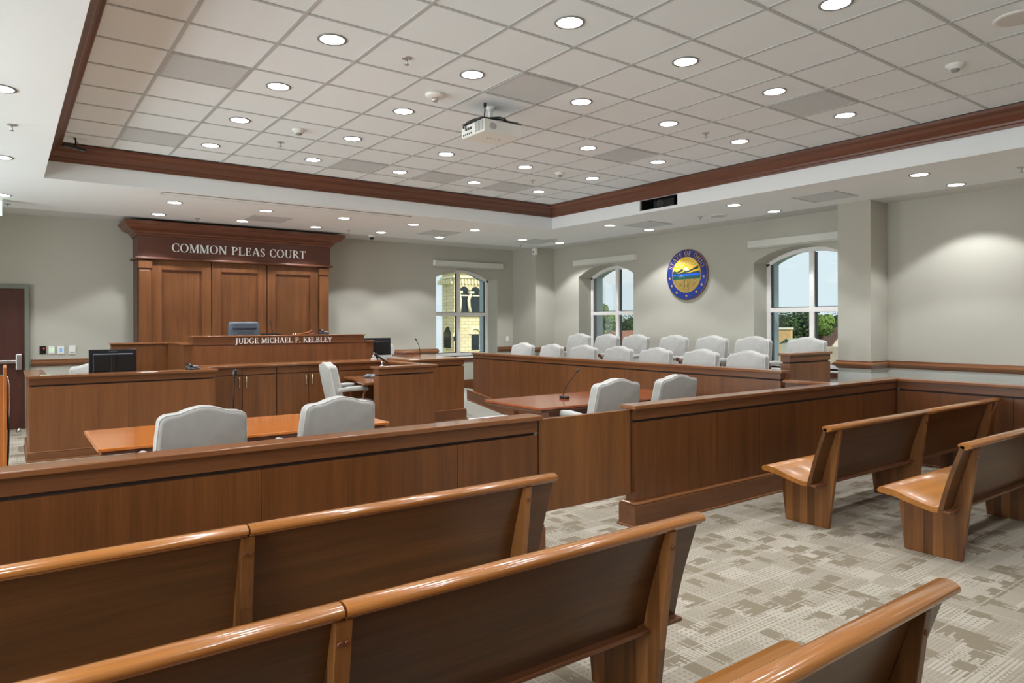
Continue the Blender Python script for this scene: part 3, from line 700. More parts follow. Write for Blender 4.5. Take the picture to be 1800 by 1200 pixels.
# screen slot
t = thing('projection_screen_housing', 'long narrow screen slot in the low ceiling along the tray edge', 'projection screen', (3.38, 9.62, ZS))
MB().box(-1.76, 1.76, -.07, .07, -.008, 0).build('slot_cover', CEILW, t)
v = MB(); v.box(-1.76, 1.76, -.078, -.07, -.009, 0); v.box(-1.768, -1.76, -.078, .078, -.009, 0); v.box(1.76, 1.768, -.078, .078, -.009, 0); v.box(-1.76, 1.76, .07, .078, -.009, 0); v.build('slot_edge', GREY, t)

# cameras
t = thing('dome_camera', 'small white dome security camera on the low ceiling right of the court sign', 'security camera', (5.61, 11.98, ZS))
MB().lathe([(.065, 0), (.065, -.03), (.05, -.045)], n=24).build('housing', WHITE, t); MB().sphere((0, 0, -.05), .042, 10).build('dome', BLACK, t)
t = thing('security_camera', 'small white camera box on top of the corner column', 'security camera', (9.46, 11.86, 3.17))
MB().box(-.05, .03, -.05, .05, -.09, .06).build('housing', WHITE, t, bevel=.01); MB().tube([(-.052, 0, -.03), (-.06, 0, -.03)], .018, 12).build('lens', plain('lens_blue', (60, 80, 110), .2), t)
MB().box(-.02, .04, -.02, .02, .05, .08).build('bracket', WHITE, t)
# exit sign
t = thing('exit_sign', 'green-tinted exit sign hanging at the far left edge', 'exit sign', (-.20, 11.3, 3.25))
MB().box(-.17, .17, -.015, .015, -.23, -.03).build('sign_panel', EXITG, t, bevel=.003); MB().box(-.18, .18, -.03, .03, -.03, 0).build('canopy', WHITE, t, bevel=.004)

# ------------------------------------------------------------------ backdrop behind the bench
BY = 12.2
t = thing('court_backdrop', 'tall cherry panelled backdrop with cornice and silver court lettering behind the bench', 'wall panelling', (3.29, BY, 0))
ox = 3.29
def lx(x): return x-ox
MB().box(lx(1.71), lx(4.87), .12, .545, .0, 3.0).build('carcass', W_sign, t)
for x0, x1 in ((1.91, 2.81), (2.825, 3.73), (3.745, 4.67)):
    i0, i1 = x0+.145, x1-.145
    p = MB(); p.box(lx(x0), lx(i0), .06, .12, .5, 2.62); p.box(lx(i1), lx(x1), .06, .12, .5, 2.62); p.box(lx(i0), lx(i1), .06, .12, 2.46, 2.62); p.box(lx(i0), lx(i1), .06, .12, .5, .75)
    pp_ = p.build('panel_frame', W_panel, t, bevel=.004)
    MB().box(lx(i0), lx(i1), .10, .121, .75, 2.46).build('panel_field', W_panel, pp_)
    q = MB(); q.box(lx(i0), lx(i1), .075, .1, 2.445, 2.46); q.box(lx(i0), lx(i0)+.015, .075, .1, .75, 2.445); q.box(lx(i1)-.015, lx(i1), .075, .1, .75, 2.445); q.build('panel_bead', W_crown, pp_)
for x0, x1 in ((1.715, 1.91), (4.67, 4.865)):
    pl_ = MB().box(lx(x0)+.01, lx(x1)-.01, .015, .13, 0, 2.44).build('pilaster', W_panel, t, bevel=.004)
    MB().box(lx(x0), lx(x1), .0, .13, 2.475, 2.60).build('capital', W_panel, pl_, bevel=.004)
    MB().box(lx(x0)+.015, lx(x1)-.015, .02, .13, 2.44, 2.475).build('necking', W_crown, pl_)
MB().box(lx(1.70), lx(4.88), -.0, .545, 2.65, 3.0).build('fascia', W_sign, t)
MB().box(lx(1.66), lx(4.92), -.04, .545, 2.615, 2.65).build('architrave', W_crown, t, bevel=.008)
# cornice with returns
CPB = [(0, 2.99), (.02, 2.99), (.025, 3.02), (.05, 3.03), (.06, 3.055), (.10, 3.07), (.15, 3.095), (.17, 3.125), (.185, 3.15), (.205, 3.155), (.212, 3.205), (0, 3.205)]
v = MB().sweep([(lx(4.88), .54), (lx(4.88), 0), (lx(1.70), 0), (lx(1.70), .54)][::-1], [(-d, z) for d, z in CPB])
v.build('cornice', W_crown, t)
MB().box(lx(1.70), lx(4.88), 0, .54, 3.0, 3.2).build('cornice_core', W_sign, t)
lt = t
def on_front(o): pass
sg = bpy.data.objects.new('court_sign', None)
tot = 'COMMON PLEAS COURT'
def text_on(parent, txt, x0, x1, yface, z0, h, depth, mat):
    """letters standing on a face that looks toward -Y, as children of parent"""
    tt = sum((GL[c][0] if c != ' ' else .42) for c in txt)+.07*len(txt); xs = (x1-x0)/(tt*h); x = x0
    for c in txt:
        if c == ' ': x += .49*h*xs; continue
        mb = MB()
        for k, p in enumerate(GL[c][1]):
            mb.prism([(x+px*h*xs, z0+py*h) for px, py in p], 'y', yface, yface-depth-k*.00002)
        mb.build('letter', mat, parent); x += (GL[c][0]+.07)*h*xs
text_on(t, 'COMMON PLEAS COURT', lx(2.19), lx(4.42), 0, 2.755, .135, .02, LETTER)

# ------------------------------------------------------------------ millwork walls
def seg_wall(parent, x0, x1, y0, y1, z0, ztop, face, groove=.125, seams=(), plinth=0, plt=.04, capo=.03, capt=.032, matp=None, cap=True, grain='x', capname='cap_rail'):
    """one straight run of panelled wall; the body fills x0..x1,y0..y1.
    face: which side(s) have panels: string out of n (−Y), s(+Y), w(−X), e(+X)"""
    matp = matp or W_panel; P_ = parent; e = .018
    zc = ztop-capt; zg = ztop-groove
    along = 'x' if (x1-x0) >= (y1-y0) else 'y'
    MB().box(x0+e, x1-e, y0+e, y1-e, z0, zc).build('core', W_dark, P_)
    # frieze band
    fr = MB().box(x0, x1, y0, y1, zg+.02, zc); fr.build('frieze', W_friezex if along == 'x' else W_friezey, P_, bevel=.0015)
    ss = [x0 if along == 'x' else y0]+list(seams)+[x1 if along == 'x' else y1]
    pz = z0+plinth
    for a, b_ in zip(ss[:-1], ss[1:]):
        ga = .0018
        if along == 'x': MB().box(a+ga, b_-ga, y0, y1, pz, zg).build('panel', matp, P_)
        else: MB().box(x0, x1, a+ga, b_-ga, pz, zg).build('panel', matp, P_)
    if plinth:
        p = MB().box(x0-plt, x1+plt, y0-plt, y1+plt, z0, pz-.02)
        pp_ = p.build('plinth', W_friezex if along == 'x' else W_friezey, P_, bevel=.003)
        MB().box(x0-plt+.004, x1+plt-.004, y0-plt+.004, y1+plt-.004, pz-.02, pz).build('plinth_moulding', W_cap if along == 'x' else W_capy, pp_, bevel=.008)
        MB().box(x0-plt-.012, x1+plt+.012, y0-plt-.012, y1+plt+.012, z0, z0+.018).build('shoe_moulding', W_cap if along == 'x' else W_capy, pp_, bevel=.006)
    if cap:
        MB().box(x0-capo, x1+capo, y0-capo, y1+capo, zc, ztop).build(capname, W_cap if along == 'x' else W_capy, P_, bevel=.006)

# public bar, left run
t = thing('bar_rail', 'long cherry panelled bar rail at left, left of the swing gate', 'railing', (0, 0, 0))
seg_wall(t, XL+.08, 2.98, 3.72, 3.82, 0, .94, 'n', groove=.135, seams=(-1.4, -.14, 1.10, 2.33), plinth=.19, matp=W_front)
t = thing('bar_rail', 'cherry panelled bar rail right of the gate, turning the corner behind the right pews', 'railing', (0, 0, 0))
seg_wall(t, 3.95, 8.32, 3.72, 3.82, 0, .94, 'n', groove=.135, seams=(4.957, 5.577, 6.2, 7.455), plinth=.19, matp=W_front)
seg_wall(t, 8.22, 8.32, YN+.1, 3.72, .001, .9385, 'w', groove=.135, seams=(-.5, .7, 1.95, 2.6, 3.27), plinth=.187, matp=W_front)
# gate
t = thing('swing_gate', 'plain cherry veneer swing gate closing the aisle between the two bar rails', 'gate', (3.0, 3.77, 0))
MB().box(.02, .93, -.02, .02, .25, .905).build('gate_leaf', W_gate, t, bevel=.003)
for z_ in (.30, .80): MB().tube([(.008, 0, z_), (.008, 0, z_+.06)], .009, 10).build('hinge', STEEL, t)

# clerk desk at left
t = thing('clerk_desk', 'cherry panelled clerk desk at left with an L-shaped raised top', 'desk', (0, 0, 0))
seg_wall(t, .22, 2.24, 9.57, 9.72, 0, .985, 'n', groove=.125, seams=(1.23,), plinth=.115, plt=.02, cap=False)
seg_wall(t, .22, .34, 9.72, 10.9, 0, .985, 'w', groove=.125, plinth=.115, plt=.02, cap=False)
seg_wall(t, 2.12, 2.24, 9.72, 10.12, 0, .985, 'e', groove=.125, cap=False)
v = MB(); v.prism([(.19, 9.53), (2.27, 9.53), (2.27, 10.09), (2.0, 10.09), (2.0, 9.80), (.40, 9.80), (.40, 10.93), (.19, 10.93)], 'z', .955, .987); v.build('raised_top', W_cap, t, bevel=.005)
MB().box(.36, 2.10, 9.74, 10.45, .72, .75).build('desktop', W_cap, t, bevel=.004)

# low counter below the bench with cabinet doors
t = thing('bench_counter', 'low cherry counter with paired cabinet doors in front of the judge bench', 'counter', (0, 0, 0))
CF = 10.14
MB().box(2.26, 5.03, CF+.02, 10.66, 0, .95).build('carcass', W_sign, t)
MB().box(2.245, 5.045, CF-.035, 10.69, .955, .987).build('countertop', W_cap, t, bevel=.006)
for x0, x1 in ((2.26, 2.74), (2.743, 3.215), (3.235, 3.71), (3.713, 4.18), (4.19, 5.03)):
    MB().box(x0, x1, CF, CF+.03, .855, .95).build('frieze', W_friezex, t, bevel=.0015)
hx = {0: (2.74, -1), 1: (2.743, 1), 2: (3.71, -1), 3: (3.713, 1)}
for k, (x0, x1) in enumerate(((2.26, 2.738), (2.745, 3.215), (3.235, 3.708), (3.716, 4.18))):
    d_ = MB().box(x0, x1, CF, CF+.022, .12, .84).build('cabinet_door', W_panel, t, bevel=.002)
    xx = (x1-.045) if k % 2 == 0 else (x0+.045)
    hb = MB(); hb.tube([(xx, CF, .815), (xx, CF-.028, .80), (xx, CF-.03, .775), (xx, CF-.03, .69), (xx, CF-.026, .672), (xx, CF, .665)], .0085, 8); hb.sphere((xx, CF-.02, .812), .012, 6); hb.build('handle', BRASS, d_)
MB().box(2.28, 4.18, CF+.04, CF+.06, 0, .12).build('toe_kick', W_sign, t)
MB().box(4.19, 5.03, CF, CF+.022, .0, .84).build('end_panel', W_panel, t)

# judge bench
t = thing('judge_bench', 'raised cherry judge bench with silver name lettering on its front', 'judge bench', (0, 0, 0))
BF = 10.70
v = MB().box(2.10, 4.6, BF+.02, BF+.5, 0, 1.28); v.box(4.6, 5.0, BF+.02, BF+.09, 0, 1.28); v.build('core', W_sign, t)
for x0, x1 in ((2.07, 3.00), (3.003, 4.235), (4.238, 5.03)):
    MB().box(x0, x1, BF, BF+.03, .5, 1.255).build('panel', W_panel, t)
MB().box(2.07, 5.03, BF+.008, BF+.03, 1.255, 1.27).build('groove_strip', W_sign, t)
MB().box(2.07, 2.10, BF+.03, 11.85, .3, 1.27).build('side_panel', W_panel, t)
MB().box(5.0, 5.03, BF+.03, BF+.10, .3, 1.27).build('side_panel', W_panel, t)
v = MB(); v.prism([(2.05, BF-.02), (2.19, BF-.02), (2.19, BF+.05), (4.88, BF+.05), (4.88, BF-.02), (5.05, BF-.02), (5.05, BF+.11), (4.6, BF+.11), (4.6, 11.1), (2.3, 11.1), (2.3, 12.0), (1.27, 12.0), (1.27, 11.82), (2.05, 11.82)], 'z', 1.272, 1.298); v.build('lower_top', W_cap, t, bevel=.005)
MB().box(2.20, 4.87, BF-.002, BF+.22, 1.27, 1.385).build('name_rail', W_friezex, t, bevel=.002)
MB().box(2.18, 4.89, BF-.02, BF+.24, 1.385, 1.403).build('name_rail_cap', W_cap, t, bevel=.004)
for x0, x1 in ((1.29, 2.07),):
    MB().box(x0, x1, 11.85, 11.88, 0, 1.272).build('wing_panel', W_panel, t)
MB().box(1.29, 1.32, 11.88, 12.0, 0, 1.272).build('wing_return', W_panel, t)
MB().box(2.3, 4.5, 11.0, 11.15, .9, 1.2).build('modesty_panel', W_sign, t)
text_on(t, 'JUDGE MICHAEL P. KELBLEY', 2.79, 4.31, BF-.002, 1.284, .082, .008, LETTER)
struct(MB().box(2.11, 4.6, 11.21, 12.19, 0, .5), 'floor_judge_platform', CARPET2)

# court reporter box (stand in front, centre)
t = thing('court_reporter_desk', 'small cherry box desk with a raised rim, right of the counter doors', 'desk', (0, 0, 0))
seg_wall(t, 4.14, 5.03, 8.64, 8.80, 0, .985, 'n', groove=.125, plinth=0, cap=False)
seg_wall(t, 4.91, 5.03, 8.80, 10.10, 0, .985, 'e', groove=.125, cap=False)
v = MB(); v.prism([(4.11, 8.61), (5.06, 8.61), (5.06, 10.10), (4.87, 10.10), (4.87, 8.84), (4.11, 8.84)], 'z', .955, .987); v.build('raised_top', W_cap, t, bevel=.006)
v = MB(); v.prism([(4.0, 8.82), (4.89, 8.82), (4.89, 10.10), (4.25, 10.10), (4.22, 9.7), (4.1, 9.3)], 'z', .725, .76); v.build('desktop', W_cap, t, bevel=.006)

# witness stand
t = thing('witness_stand', 'large cherry panelled witness stand with a glossy top at the foot of the ramp', 'witness stand', (0, 0, 0))
seg_wall(t, 5.10, 6.12, 9.56, 9.70, 0, 1.01, 'n', groove=.13, plinth=.18, plt=.03, cap=False)
seg_wall(t, 6.0, 6.12, 9.74, 11.4, 0, 1.01, 'e', groove=.13, plinth=.18, plt=.02, cap=False)
v = MB(); v.prism([(5.08, 9.53), (6.15, 9.53), (6.15, 11.43), (5.75, 11.43), (5.75, 10.3), (5.08, 10.3)], 'z', .98, 1.012); v.build('stand_top', W_cap, t, bevel=.005)
MB().box(5.78, 6.1, 11.0, 11.40, 1.012, 1.06).build('rear_rail', W_crowny, t, bevel=.004)
MB().box(5.10, 5.98, 9.76, 11.3, .02, .2).build('stand_platform', CARPET2, t)

# ------------------------------------------------------------------ jury box
JX = 7.0
# ramp and platforms (structure)
v = MB(); v.prism([(9.52, 0.0), (10.85, .17), (12.72, .17), (12.72, 0)], 'x', 6.2, 7.12); struct(v, 'floor_ramp', CARPET2)
struct(MB().box(7.13, 8.12, 4.5, 12.72, 0, .17), 'floor_jury_tier', CARPET2)
struct(MB().box(8.12, XR-.03, 4.5, 11.88, 0, .33), 'floor_jury_tier', CARPET2)
v = MB(); v.box(6.17, 7.13, 9.44, 9.53, 0, .008); struct(v, 'trim_13', plain('ramp_edge', (236, 238, 240), .5))
t = thing('jury_box_front', 'long cherry panelled front wall of the jury box', 'jury box', (0, 0, 0))
seg_wall(t, JX, JX+.11, 4.40, 10.62, 0, 1.04, 'w', groove=.115, seams=(5.6, 6.8, 8.0, 9.2, 10.1), plinth=0, cap=True, capo=.028)
t = thing('ramp_curb', 'sloping cherry curb board along the ramp at the foot of the jury wall', 'curb')
v = MB(); v.prism([(9.3, .012), (9.55, .012), (10.75, .18), (10.75, .34), (9.55, .17), (9.3, .14)], 'x', JX-.06, JX-.004); v.build('curb_board', W_friezey, t)
v = MB(); v.prism([(9.3, .14), (9.55, .17), (10.76, .34), (10.76, .358), (9.55, .188), (9.29, .158)], 'x', JX-.068, JX-.003); v.build('curb_cap', W_capy, t, bevel=.004)
v = MB(); v.prism([(9.56, .008), (10.72, .156), (10.72, .185), (9.56, .028)], 'x', JX-.072, JX-.06); v.build('curb_shoe', W_capy, t)
t = thing('jury_end_panel', 'low cherry return wall between the jury box and the bar rail', 'railing')
seg_wall(t, JX+.02, JX+.10, 3.86, 4.36, 0, .94, 'w', groove=.12, cap=True, capo=.02)
t = thing('jury_rear_end_wall', 'tall cherry end wall of the raised rear jury row beside the square column', 'railing')
seg_wall(t, 7.78, 8.72, 4.77, 4.89, .33, 1.20, 'n', groove=.13, cap=True, capo=.02)
MB().box(7.78, 8.72, 4.78, 4.88, 0.0, .33).build('riser_panel', W_panel, t)

# ------------------------------------------------------------------ chairs
def chair_outline(w=.268, z0=.47, zs=1.010, zc=1.045):
    pts = [(-w+.03, z0), (-w, z0+.05)]
    for k in range(1, 5): pts.append((-w-.012*math.sin(PI*k/5), z0+.05+(zs-.07-z0-.05)*k/5))
    pts.append((-w, zs-.07)); 
    for k in range(5):
        a = PI-PI/2*k/4; pts.append((-w+.06+.06*math.cos(a), zs-.06+.05*math.sin(a)))
    n = 14
    for k in range(1, n):
        x = (-w+.06)+(2*w-.12)*k/n; u = abs(x)/(w-.06); s = .5+.5*math.cos(PI*min(1, u/.92))
        pts.append((x, zs-.008*math.sin(PI*min(1, max(0, (u-.55)/.45))) - .002+(zc-zs)*s))
    left = [p for p in pts if p[0] < -w+.061]
    for p in reversed(left): pts.append((-p[0], p[1]))
    out_ = []
    for p in pts:
        if not out_ or (abs(p[0]-out_[-1][0])+abs(p[1]-out_[-1][1])) > .004: out_.append(p)
    return out_
def shear(mb, z0, k): mb.v = [(x, y-(max(0, z-z0))*k, z) for x, y, z in mb.v]; return mb
def make_chair():
    t = thing('armchair', '', 'chair')
    ol = chair_outline()
    # backrest: three layers so that it looks upholstered
    bk = MB(); n = len(ol)
    def sc(p, f): cz = .76; return (p[0]*f, cz+(p[1]-cz)*f)
    layers = [(-.245, .955), (-.262, .985), (-.262+.012, 1.0)]
    ys = [(-.285, .90), (-.28, .965), (-.265, .995), (-.245, 1.0), (-.20, 1.0), (-.18, .99), (-.165, .96), (-.155, .88)]
    rings = [[(sc(p, f)[0], y, sc(p, f)[1]) for p in ol] for y, f in ys]
    v = [q for r in rings for q in r]; fs = [(i*n+k, i*n+(k+1) % n, (i+1)*n+(k+1) % n, (i+1)*n+k) for i in range(len(ys)-1) for k in range(n)]
    fs += [tuple(range(n))[::-1], tuple((len(ys)-1)*n+k for k in range(n))]
    bk.add(v, fs, True); shear(bk, .47, .20)
    b_ = bk.build('backrest', FABRIC, t)
    pp_ = MB()
    for y, f in ((-.267, .995), (-.178, .99)):
        pts = [(sc(p, f)[0], y, sc(p, f)[1]) for p in ol[1:-1]]
        pp_.tube(pts, .0055, 6)
    shear(pp_, .47, .20).build('piping', PIPING, b_)
    # seat
    st = MB()
    prof = [(-.24, .395), (-.255, .42), (-.255, .46), (-.23, .485), (0, .50), (.23, .485), (.255, .46), (.255, .42), (.24, .395)]
    ysb = [(-.23, .96), (-.2, 1), (.22, 1), (.27, .98), (.295, .9)]
    rings = [[(x*f, y, .44+(z-.44)*f) for x, z in prof] for y, f in ysb]; m_ = len(prof)
    v = [q for r in rings for q in r]; fs = [(i*m_+k, i*m_+(k+1) % m_, (i+1)*m_+(k+1) % m_, (i+1)*m_+k) for i in range(len(ysb)-1) for k in range(m_)]
    fs += [tuple(range(m_)), tuple((len(ysb)-1)*m_+k for k in range(m_))]
    st.add(v, fs, True).build('seat', FABRIC, t)
    for s in (-1, 1):
        ar = MB(); x = .285*s
        ar.tube([(x, .06, .42), (x, .11, .50), (x, .10, .58), (x, .13, .655), (x, .165, .672)], [.02, .019, .017, .02, .023], 8)
        ar.tube([(x, .176, .672), (x, .155, .672)], [.03, .03], 12)
        a_ = ar.build('arm', W_chair, t)
        pd = MB(); pd.tube([(x, -.27, .66), (x, -.12, .675), (x, .03, .682), (x, .157, .675)], [.03, .034, .036, .034], 12); pd.build('arm_pad', FABRIC, a_)
    cl = MB(); cl.tube([(0, 0, .10), (0, 0, .395)], .028, 12); cl.box(-.14, .14, -.12, .12, .375, .398); cl.build('column', BLACK, t)
    for k in range(5):
        a = 2*PI*k/5+PI/2; lg = MB(); lg.tube([(0, 0, .12), (.17*math.cos(a), .17*math.sin(a), .10), (.29*math.cos(a), .29*math.sin(a), .07)], [.03, .024, .018], 8)
        l_ = lg.build('base_leg', W_chair, t)
        cs = MB(); cx, cy = .29*math.cos(a), .29*math.sin(a); px, py = -math.sin(a), math.cos(a)
        cs.tube([(cx-px*.012, cy-py*.012, .029), (cx+px*.012, cy+py*.012, .029)], .028, 12); cs.tube([(cx, cy, .05), (cx, cy, .08)], .006, 6); cs.build('caster', BLACK, l_)
    return t
CH = make_chair(); first = [True]
def chair(x, y, z, rz, label, group):
    if first[0]: first[0] = False; CH.location = (x, y, z); CH.rotation_euler = (0, 0, rz); CH['label'] = label; CH['group'] = group; return CH
    return dup(CH, (x, y, z), rz, label, group)
G1 = 'chairs at the counsel tables'
chair(1.05, 5.15, 0, 0, 'pale grey upholstered armchair at the left counsel table, nearest its left end', G1)
chair(1.985, 5.15, 0, .03, 'pale grey upholstered armchair at the left counsel table, nearest its right end', G1)
chair(4.80, 5.07, 0, -.06, 'pale grey upholstered armchair at the right counsel table, beside the desk microphone', G1)
chair(5.66, 5.06, 0, -.04, 'pale grey upholstered armchair at the right counsel table, further right', G1)
chair(3.98, 9.22, 0, -PI/2-.10, 'pale grey armchair turned sideways at the court reporter desk', 'staff chairs')
chair(.98, 10.72, 0, PI, 'pale grey armchair mostly hidden behind the clerk desk monitor', 'staff chairs')
chair(5.60, 11.32, .2, PI, 'pale grey armchair behind the witness stand microphone', 'staff chairs')
for k, y in enumerate((10.10, 9.29, 8.45, 7.66, 6.89, 6.09, 5.34)):
    chair(7.46, y, .17, PI/2+[.06, -.03, .04, 0, .03, -.02, .04][k], 'pale grey jury armchair in the front row, %s from the bench end' % ORD[k], 'jury chairs in the front row')
for k, y in enumerate((9.90, 9.15, 8.42, 7.60, 6.83, 6.08, 5.26)):
    chair(8.68, y, .33, PI/2+[.05, .0, .05, -.03, 0, .04, .0][k], 'pale grey jury armchair in the raised rear row, %s from the bench end' % ORD[k], 'jury chairs in the rear row')
# judge chair
t = thing('judge_chair', 'dark grey leather high-back chair behind the judge bench', 'chair', (3.23, 11.62, .5), PI)
def lchair():
    pts = [(-.25, .50), (-.262, .8), (-.25, 1.08), (-.22, 1.12), (.22, 1.12), (.25, 1.08), (.262, .8), (.25, .50)]
    n = len(pts); ys = [(-.30, .9), (-.285, 1), (-.22, 1), (-.20, .93)]
    rings = [[(x*f, y, .8+(z-.8)*f) for x, z in pts] for y, f in ys]; v = [q for r in rings for q in r]
    fs = [(i*n+k, i*n+(k+1) % n, (i+1)*n+(k+1) % n, (i+1)*n+k) for i in range(3) for k in range(n)]+[tuple(range(n)), tuple(3*n+k for k in range(n))]
    MB().add(v, fs, True).build('backrest', LEATHER, t, subsurf=0)
    MB().box(-.2, .2, -.20, -.17, 1.0, 1.1).build('head_cushion', LEATHER, t, bevel=.014, seg=3)
    MB().box(-.14, .14, -.21, -.185, .72, .97).build('back_cushion', LEATHER, t, bevel=.02, seg=3)
    MB().box(-.26, .26, -.24, .26, .40, .50).build('seat', LEATHER, t, bevel=.03, seg=3)
    for s in (-1, 1): MB().tube([(.3*s, -.2, .66), (.3*s, .18, .66), (.3*s, .2, .5), (.26*s, .1, .43)], .02, 8).build('arm', BLACK, t)
    MB().tube([(0, 0, .06), (0, 0, .4)], .03, 12).build('column', BLACK, t)
    for k in range(5):
        a = 2*PI*k/5+PI/2; MB().tube([(0, 0, .1), (.28*math.cos(a), .28*math.sin(a), .04)], [.03, .02], 8).sphere((.28*math.cos(a), .28*math.sin(a), .028), .028, 6).build('base_leg', BLACK, t)
lchair()

# ------------------------------------------------------------------ counsel tables
def table(x0, x1, y0, y1, z, mat, label):
    t = thing('counsel_table', label, 'table', ((x0+x1)/2, (y0+y1)/2, 0), group='counsel tables')
    w, d = (x1-x0)/2, (y1-y0)/2
    MB().box(-w, w, -d, d, z-.022, z).build('tabletop', mat, t, bevel=.004)
    MB().box(-w+.02, w-.02, -d+.02, d-.02, z-.05, z-.022).build('under_edge', W_crown, t, bevel=.01)
    MB().box(-w+.25, w-.25, -d+.18, d-.18, z-.12, z-.05).build('apron', W_crown, t)
    for s in (-1, 1):
        lg = MB().box(s*(w-.42)-.04, s*(w-.42)+.04, -d+.24, d-.24, .06, z-.12).build('pedestal', W_crown, t, bevel=.004)
        MB().box(s*(w-.42)-.06, s*(w-.42)+.06, -d+.16, d-.16, 0, .06).build('foot', W_crown, lg, bevel=.01)
    MB().box(-w+.46, w-.46, -.012, .012, .2, z-.12).build('modesty_panel', W_crown, t)
    return t
table(.50, 2.66, 5.34, 6.34, .74, W_table, 'orange-brown counsel table behind the left bar rail, set with two chairs')
table(4.26, 6.55, 5.26, 6.24, .74, W_tabler, 'reddish cherry counsel table behind the right bar rail, with a desk microphone')

# ------------------------------------------------------------------ pews
PEWY = 2.73
def pew_profile():
    # underside/topside of seat and back as one bent ply section, in local (y,z); y=0 at the top of the back
    seat = [(.525, .395), (.535, .41), (.525, .43), (.49, .437), (.42, .430), (.33, .40), (.25, .378), (.18, .365), (.145, .368)]
    bott = [(.145, .335), (.18, .33), (.25, .343), (.33, .362), (.42, .385), (.49, .392)]
    return seat+bott
def back_profile():
    fr_ = [(.150, .34), (.125, .44), (.095, .55), (.06, .66), (.03, .745), (.015, .79)]
    bk = [(-.010, .785), (.004, .74), (.034, .65), (.068, .545), (.098, .435), (.120, .335)]
    return fr_+bk
def cap_profile():
    c = [(.030, .784)]
    n = 10
    for k in range(n+1):
        a = PI*.06+PI*.97*k/n; c.append((-.008+.038*math.cos(a), .789+.021*math.sin(a)))
    c += [(-.044, .780), (-.036, .776), (-.028, .774), (-.026, .766), (-.012, .764), (.0, .766), (.016, .777)]
    return c
def make_pew(sections, legs, label, loc, group):
    """sections: list of (x0,x1) local; legs: list of (x, paired)"""
    t = thing('pew', label, 'pew', loc, group=group)
    for a, b_ in sections:
        MB().prism(pew_profile(), 'x', a, b_, True).build('seat', W_pewseat, t)
        MB().prism(back_profile(), 'x', a, b_).build('backrest', W_pewback, t)
        MB().prism(cap_profile(), 'x', a, b_, True).build('top_rail', W_pewcap, t, bevel=.0015)
        MB().box(a, b_, .075, .125, .335, .352).build('bottom_rail', W_pewcap2, t, bevel=.004)
    for x, paired in legs:
        th = .025 if paired else .018
        pr_ = [(.42, 0), (.065, 0), (.030, .38), (-.022, .735), (-.026, .768), (.012, .768), (.03, .70), (.066, .60), (.100, .46), (.12, .345), (.47, .38), (.455, .30)]
        pr_ = [(.42, 0), (.065, 0), (-.03, .765), (.0, .765), (.034, .65), (.068, .545), (.098, .435), (.120, .333), (.25, .341), (.33, .36), (.45, .386), (.455, .30)]
        lg = MB().prism(pr_, 'x', x-th, x+th).build('leg', W_pewleg, t, bevel=.003)
        bl = MB()
        for dx in ((-.011, .011) if paired else (0,)):
            y0 = .065-(.70/.765)*.095
            bl.tube([(x+dx, y0+.004, .70), (x+dx, y0-.006, .699)], [.009, .008], 12)
        bl.build('bolt', STEEL3, lg)
        for s in (-1, 1):    # cleat under the back where it meets the leg
            MB().box(x+s*th, x+s*(th+.03), .10, .13, .345, .36).build('cleat', W_pewleg, lg)
    return t
STEEL3 = plain('bronze_bolt', (120, 78, 56), .35, metal=.6)
W_pewcap2 = wood('pew_bottom_rail', (80, 48, 28), (126, 78, 48), 'x', .3)
GP = 'wooden pews'
LBL = ['front left pew, its top rail running just below the long bar rail', 'middle left pew, ending in the centre foreground', 'nearest pew, cut off by the bottom edge of the picture at right']
for k in range(3):
    make_pew([(0.004, 1.535), (-1.535, -.004), (-3.07, -1.543)], [(1.36, False), (0, True), (-1.54, True), (-2.9, False)], 'varnished wooden '+LBL[k], (.752, PEWY-.915*k, 0), GP)
LBR = ['wooden pew at the right aisle, front one before the corner of the bar rail', 'wooden pew at the right edge, second back from the bar rail']
for k in range(2):
    make_pew([(0.0, 1.62), (1.625, 3.225)], [(.17, False), (1.62, True), (3.05, False)], 'varnished '+LBR[k], (4.93, PEWY+.005-.905*k, 0), GP)

# ------------------------------------------------------------------ wall seal
t = thing('state_seal', 'round blue and gold state seal on the window wall between the two arched windows', 'seal', (XR-.002, 8.16, 2.45), -PI/2, rx=PI/2)
Rr = .462
BLUE = plain('seal_blue', (28, 52, 130), .4); GOLD = plain('seal_gold', (214, 170, 90), .4); GOLD2 = plain('seal_rim', (150, 110, 90), .35, metal=.3)
YEL = plain('seal_yellow', (245, 196, 20), .5, var=.15, vscale=4); RAY = plain('seal_ray', (250, 236, 196), .5); HILL = plain('seal_hill', (20, 60, 66), .5); RIV = plain('seal_river', (20, 90, 235), .4)
GRN = plain('seal_green', (14, 74, 64), .5); FLD = plain('seal_field', (150, 124, 60), .6, var=.3, vscale=60); DRK = plain('seal_dark', (60, 48, 30), .6); LTB = plain('seal_light', (170, 200, 220), .5)
MB().lathe([(Rr, 0), (Rr, .03), (Rr-.014, .035)], n=64).build('rim', GOLD2, t)
MB().lathe([(Rr-.014, .03), (Rr-.014, .037)], n=64).build('blue_ring', BLUE, t)
v = MB().lathe([(.325, .037), (.325, .042)], n=64); v.build('inner_rim', GOLD, t)
RI = .315
def clipdisc(y0, y1, n=40):
    a0, a1 = math.asin(max(-1, min(1, y0/RI))), math.asin(max(-1, min(1, y1/RI)))
    r_ = [(RI*math.cos(a0+(a1-a0)*k/n), RI*math.sin(a0+(a1-a0)*k/n)) for k in range(n+1)]
    return r_+[(-x, y) for x, y in reversed(r_)]
MB().prism(clipdisc(-.02, RI), 'z', .04, .045).build('sunrise_sky', YEL, t)
MB().prism(clipdisc(-RI, -.06), 'z', .04, .045).build('wheat_field', FLD, t)
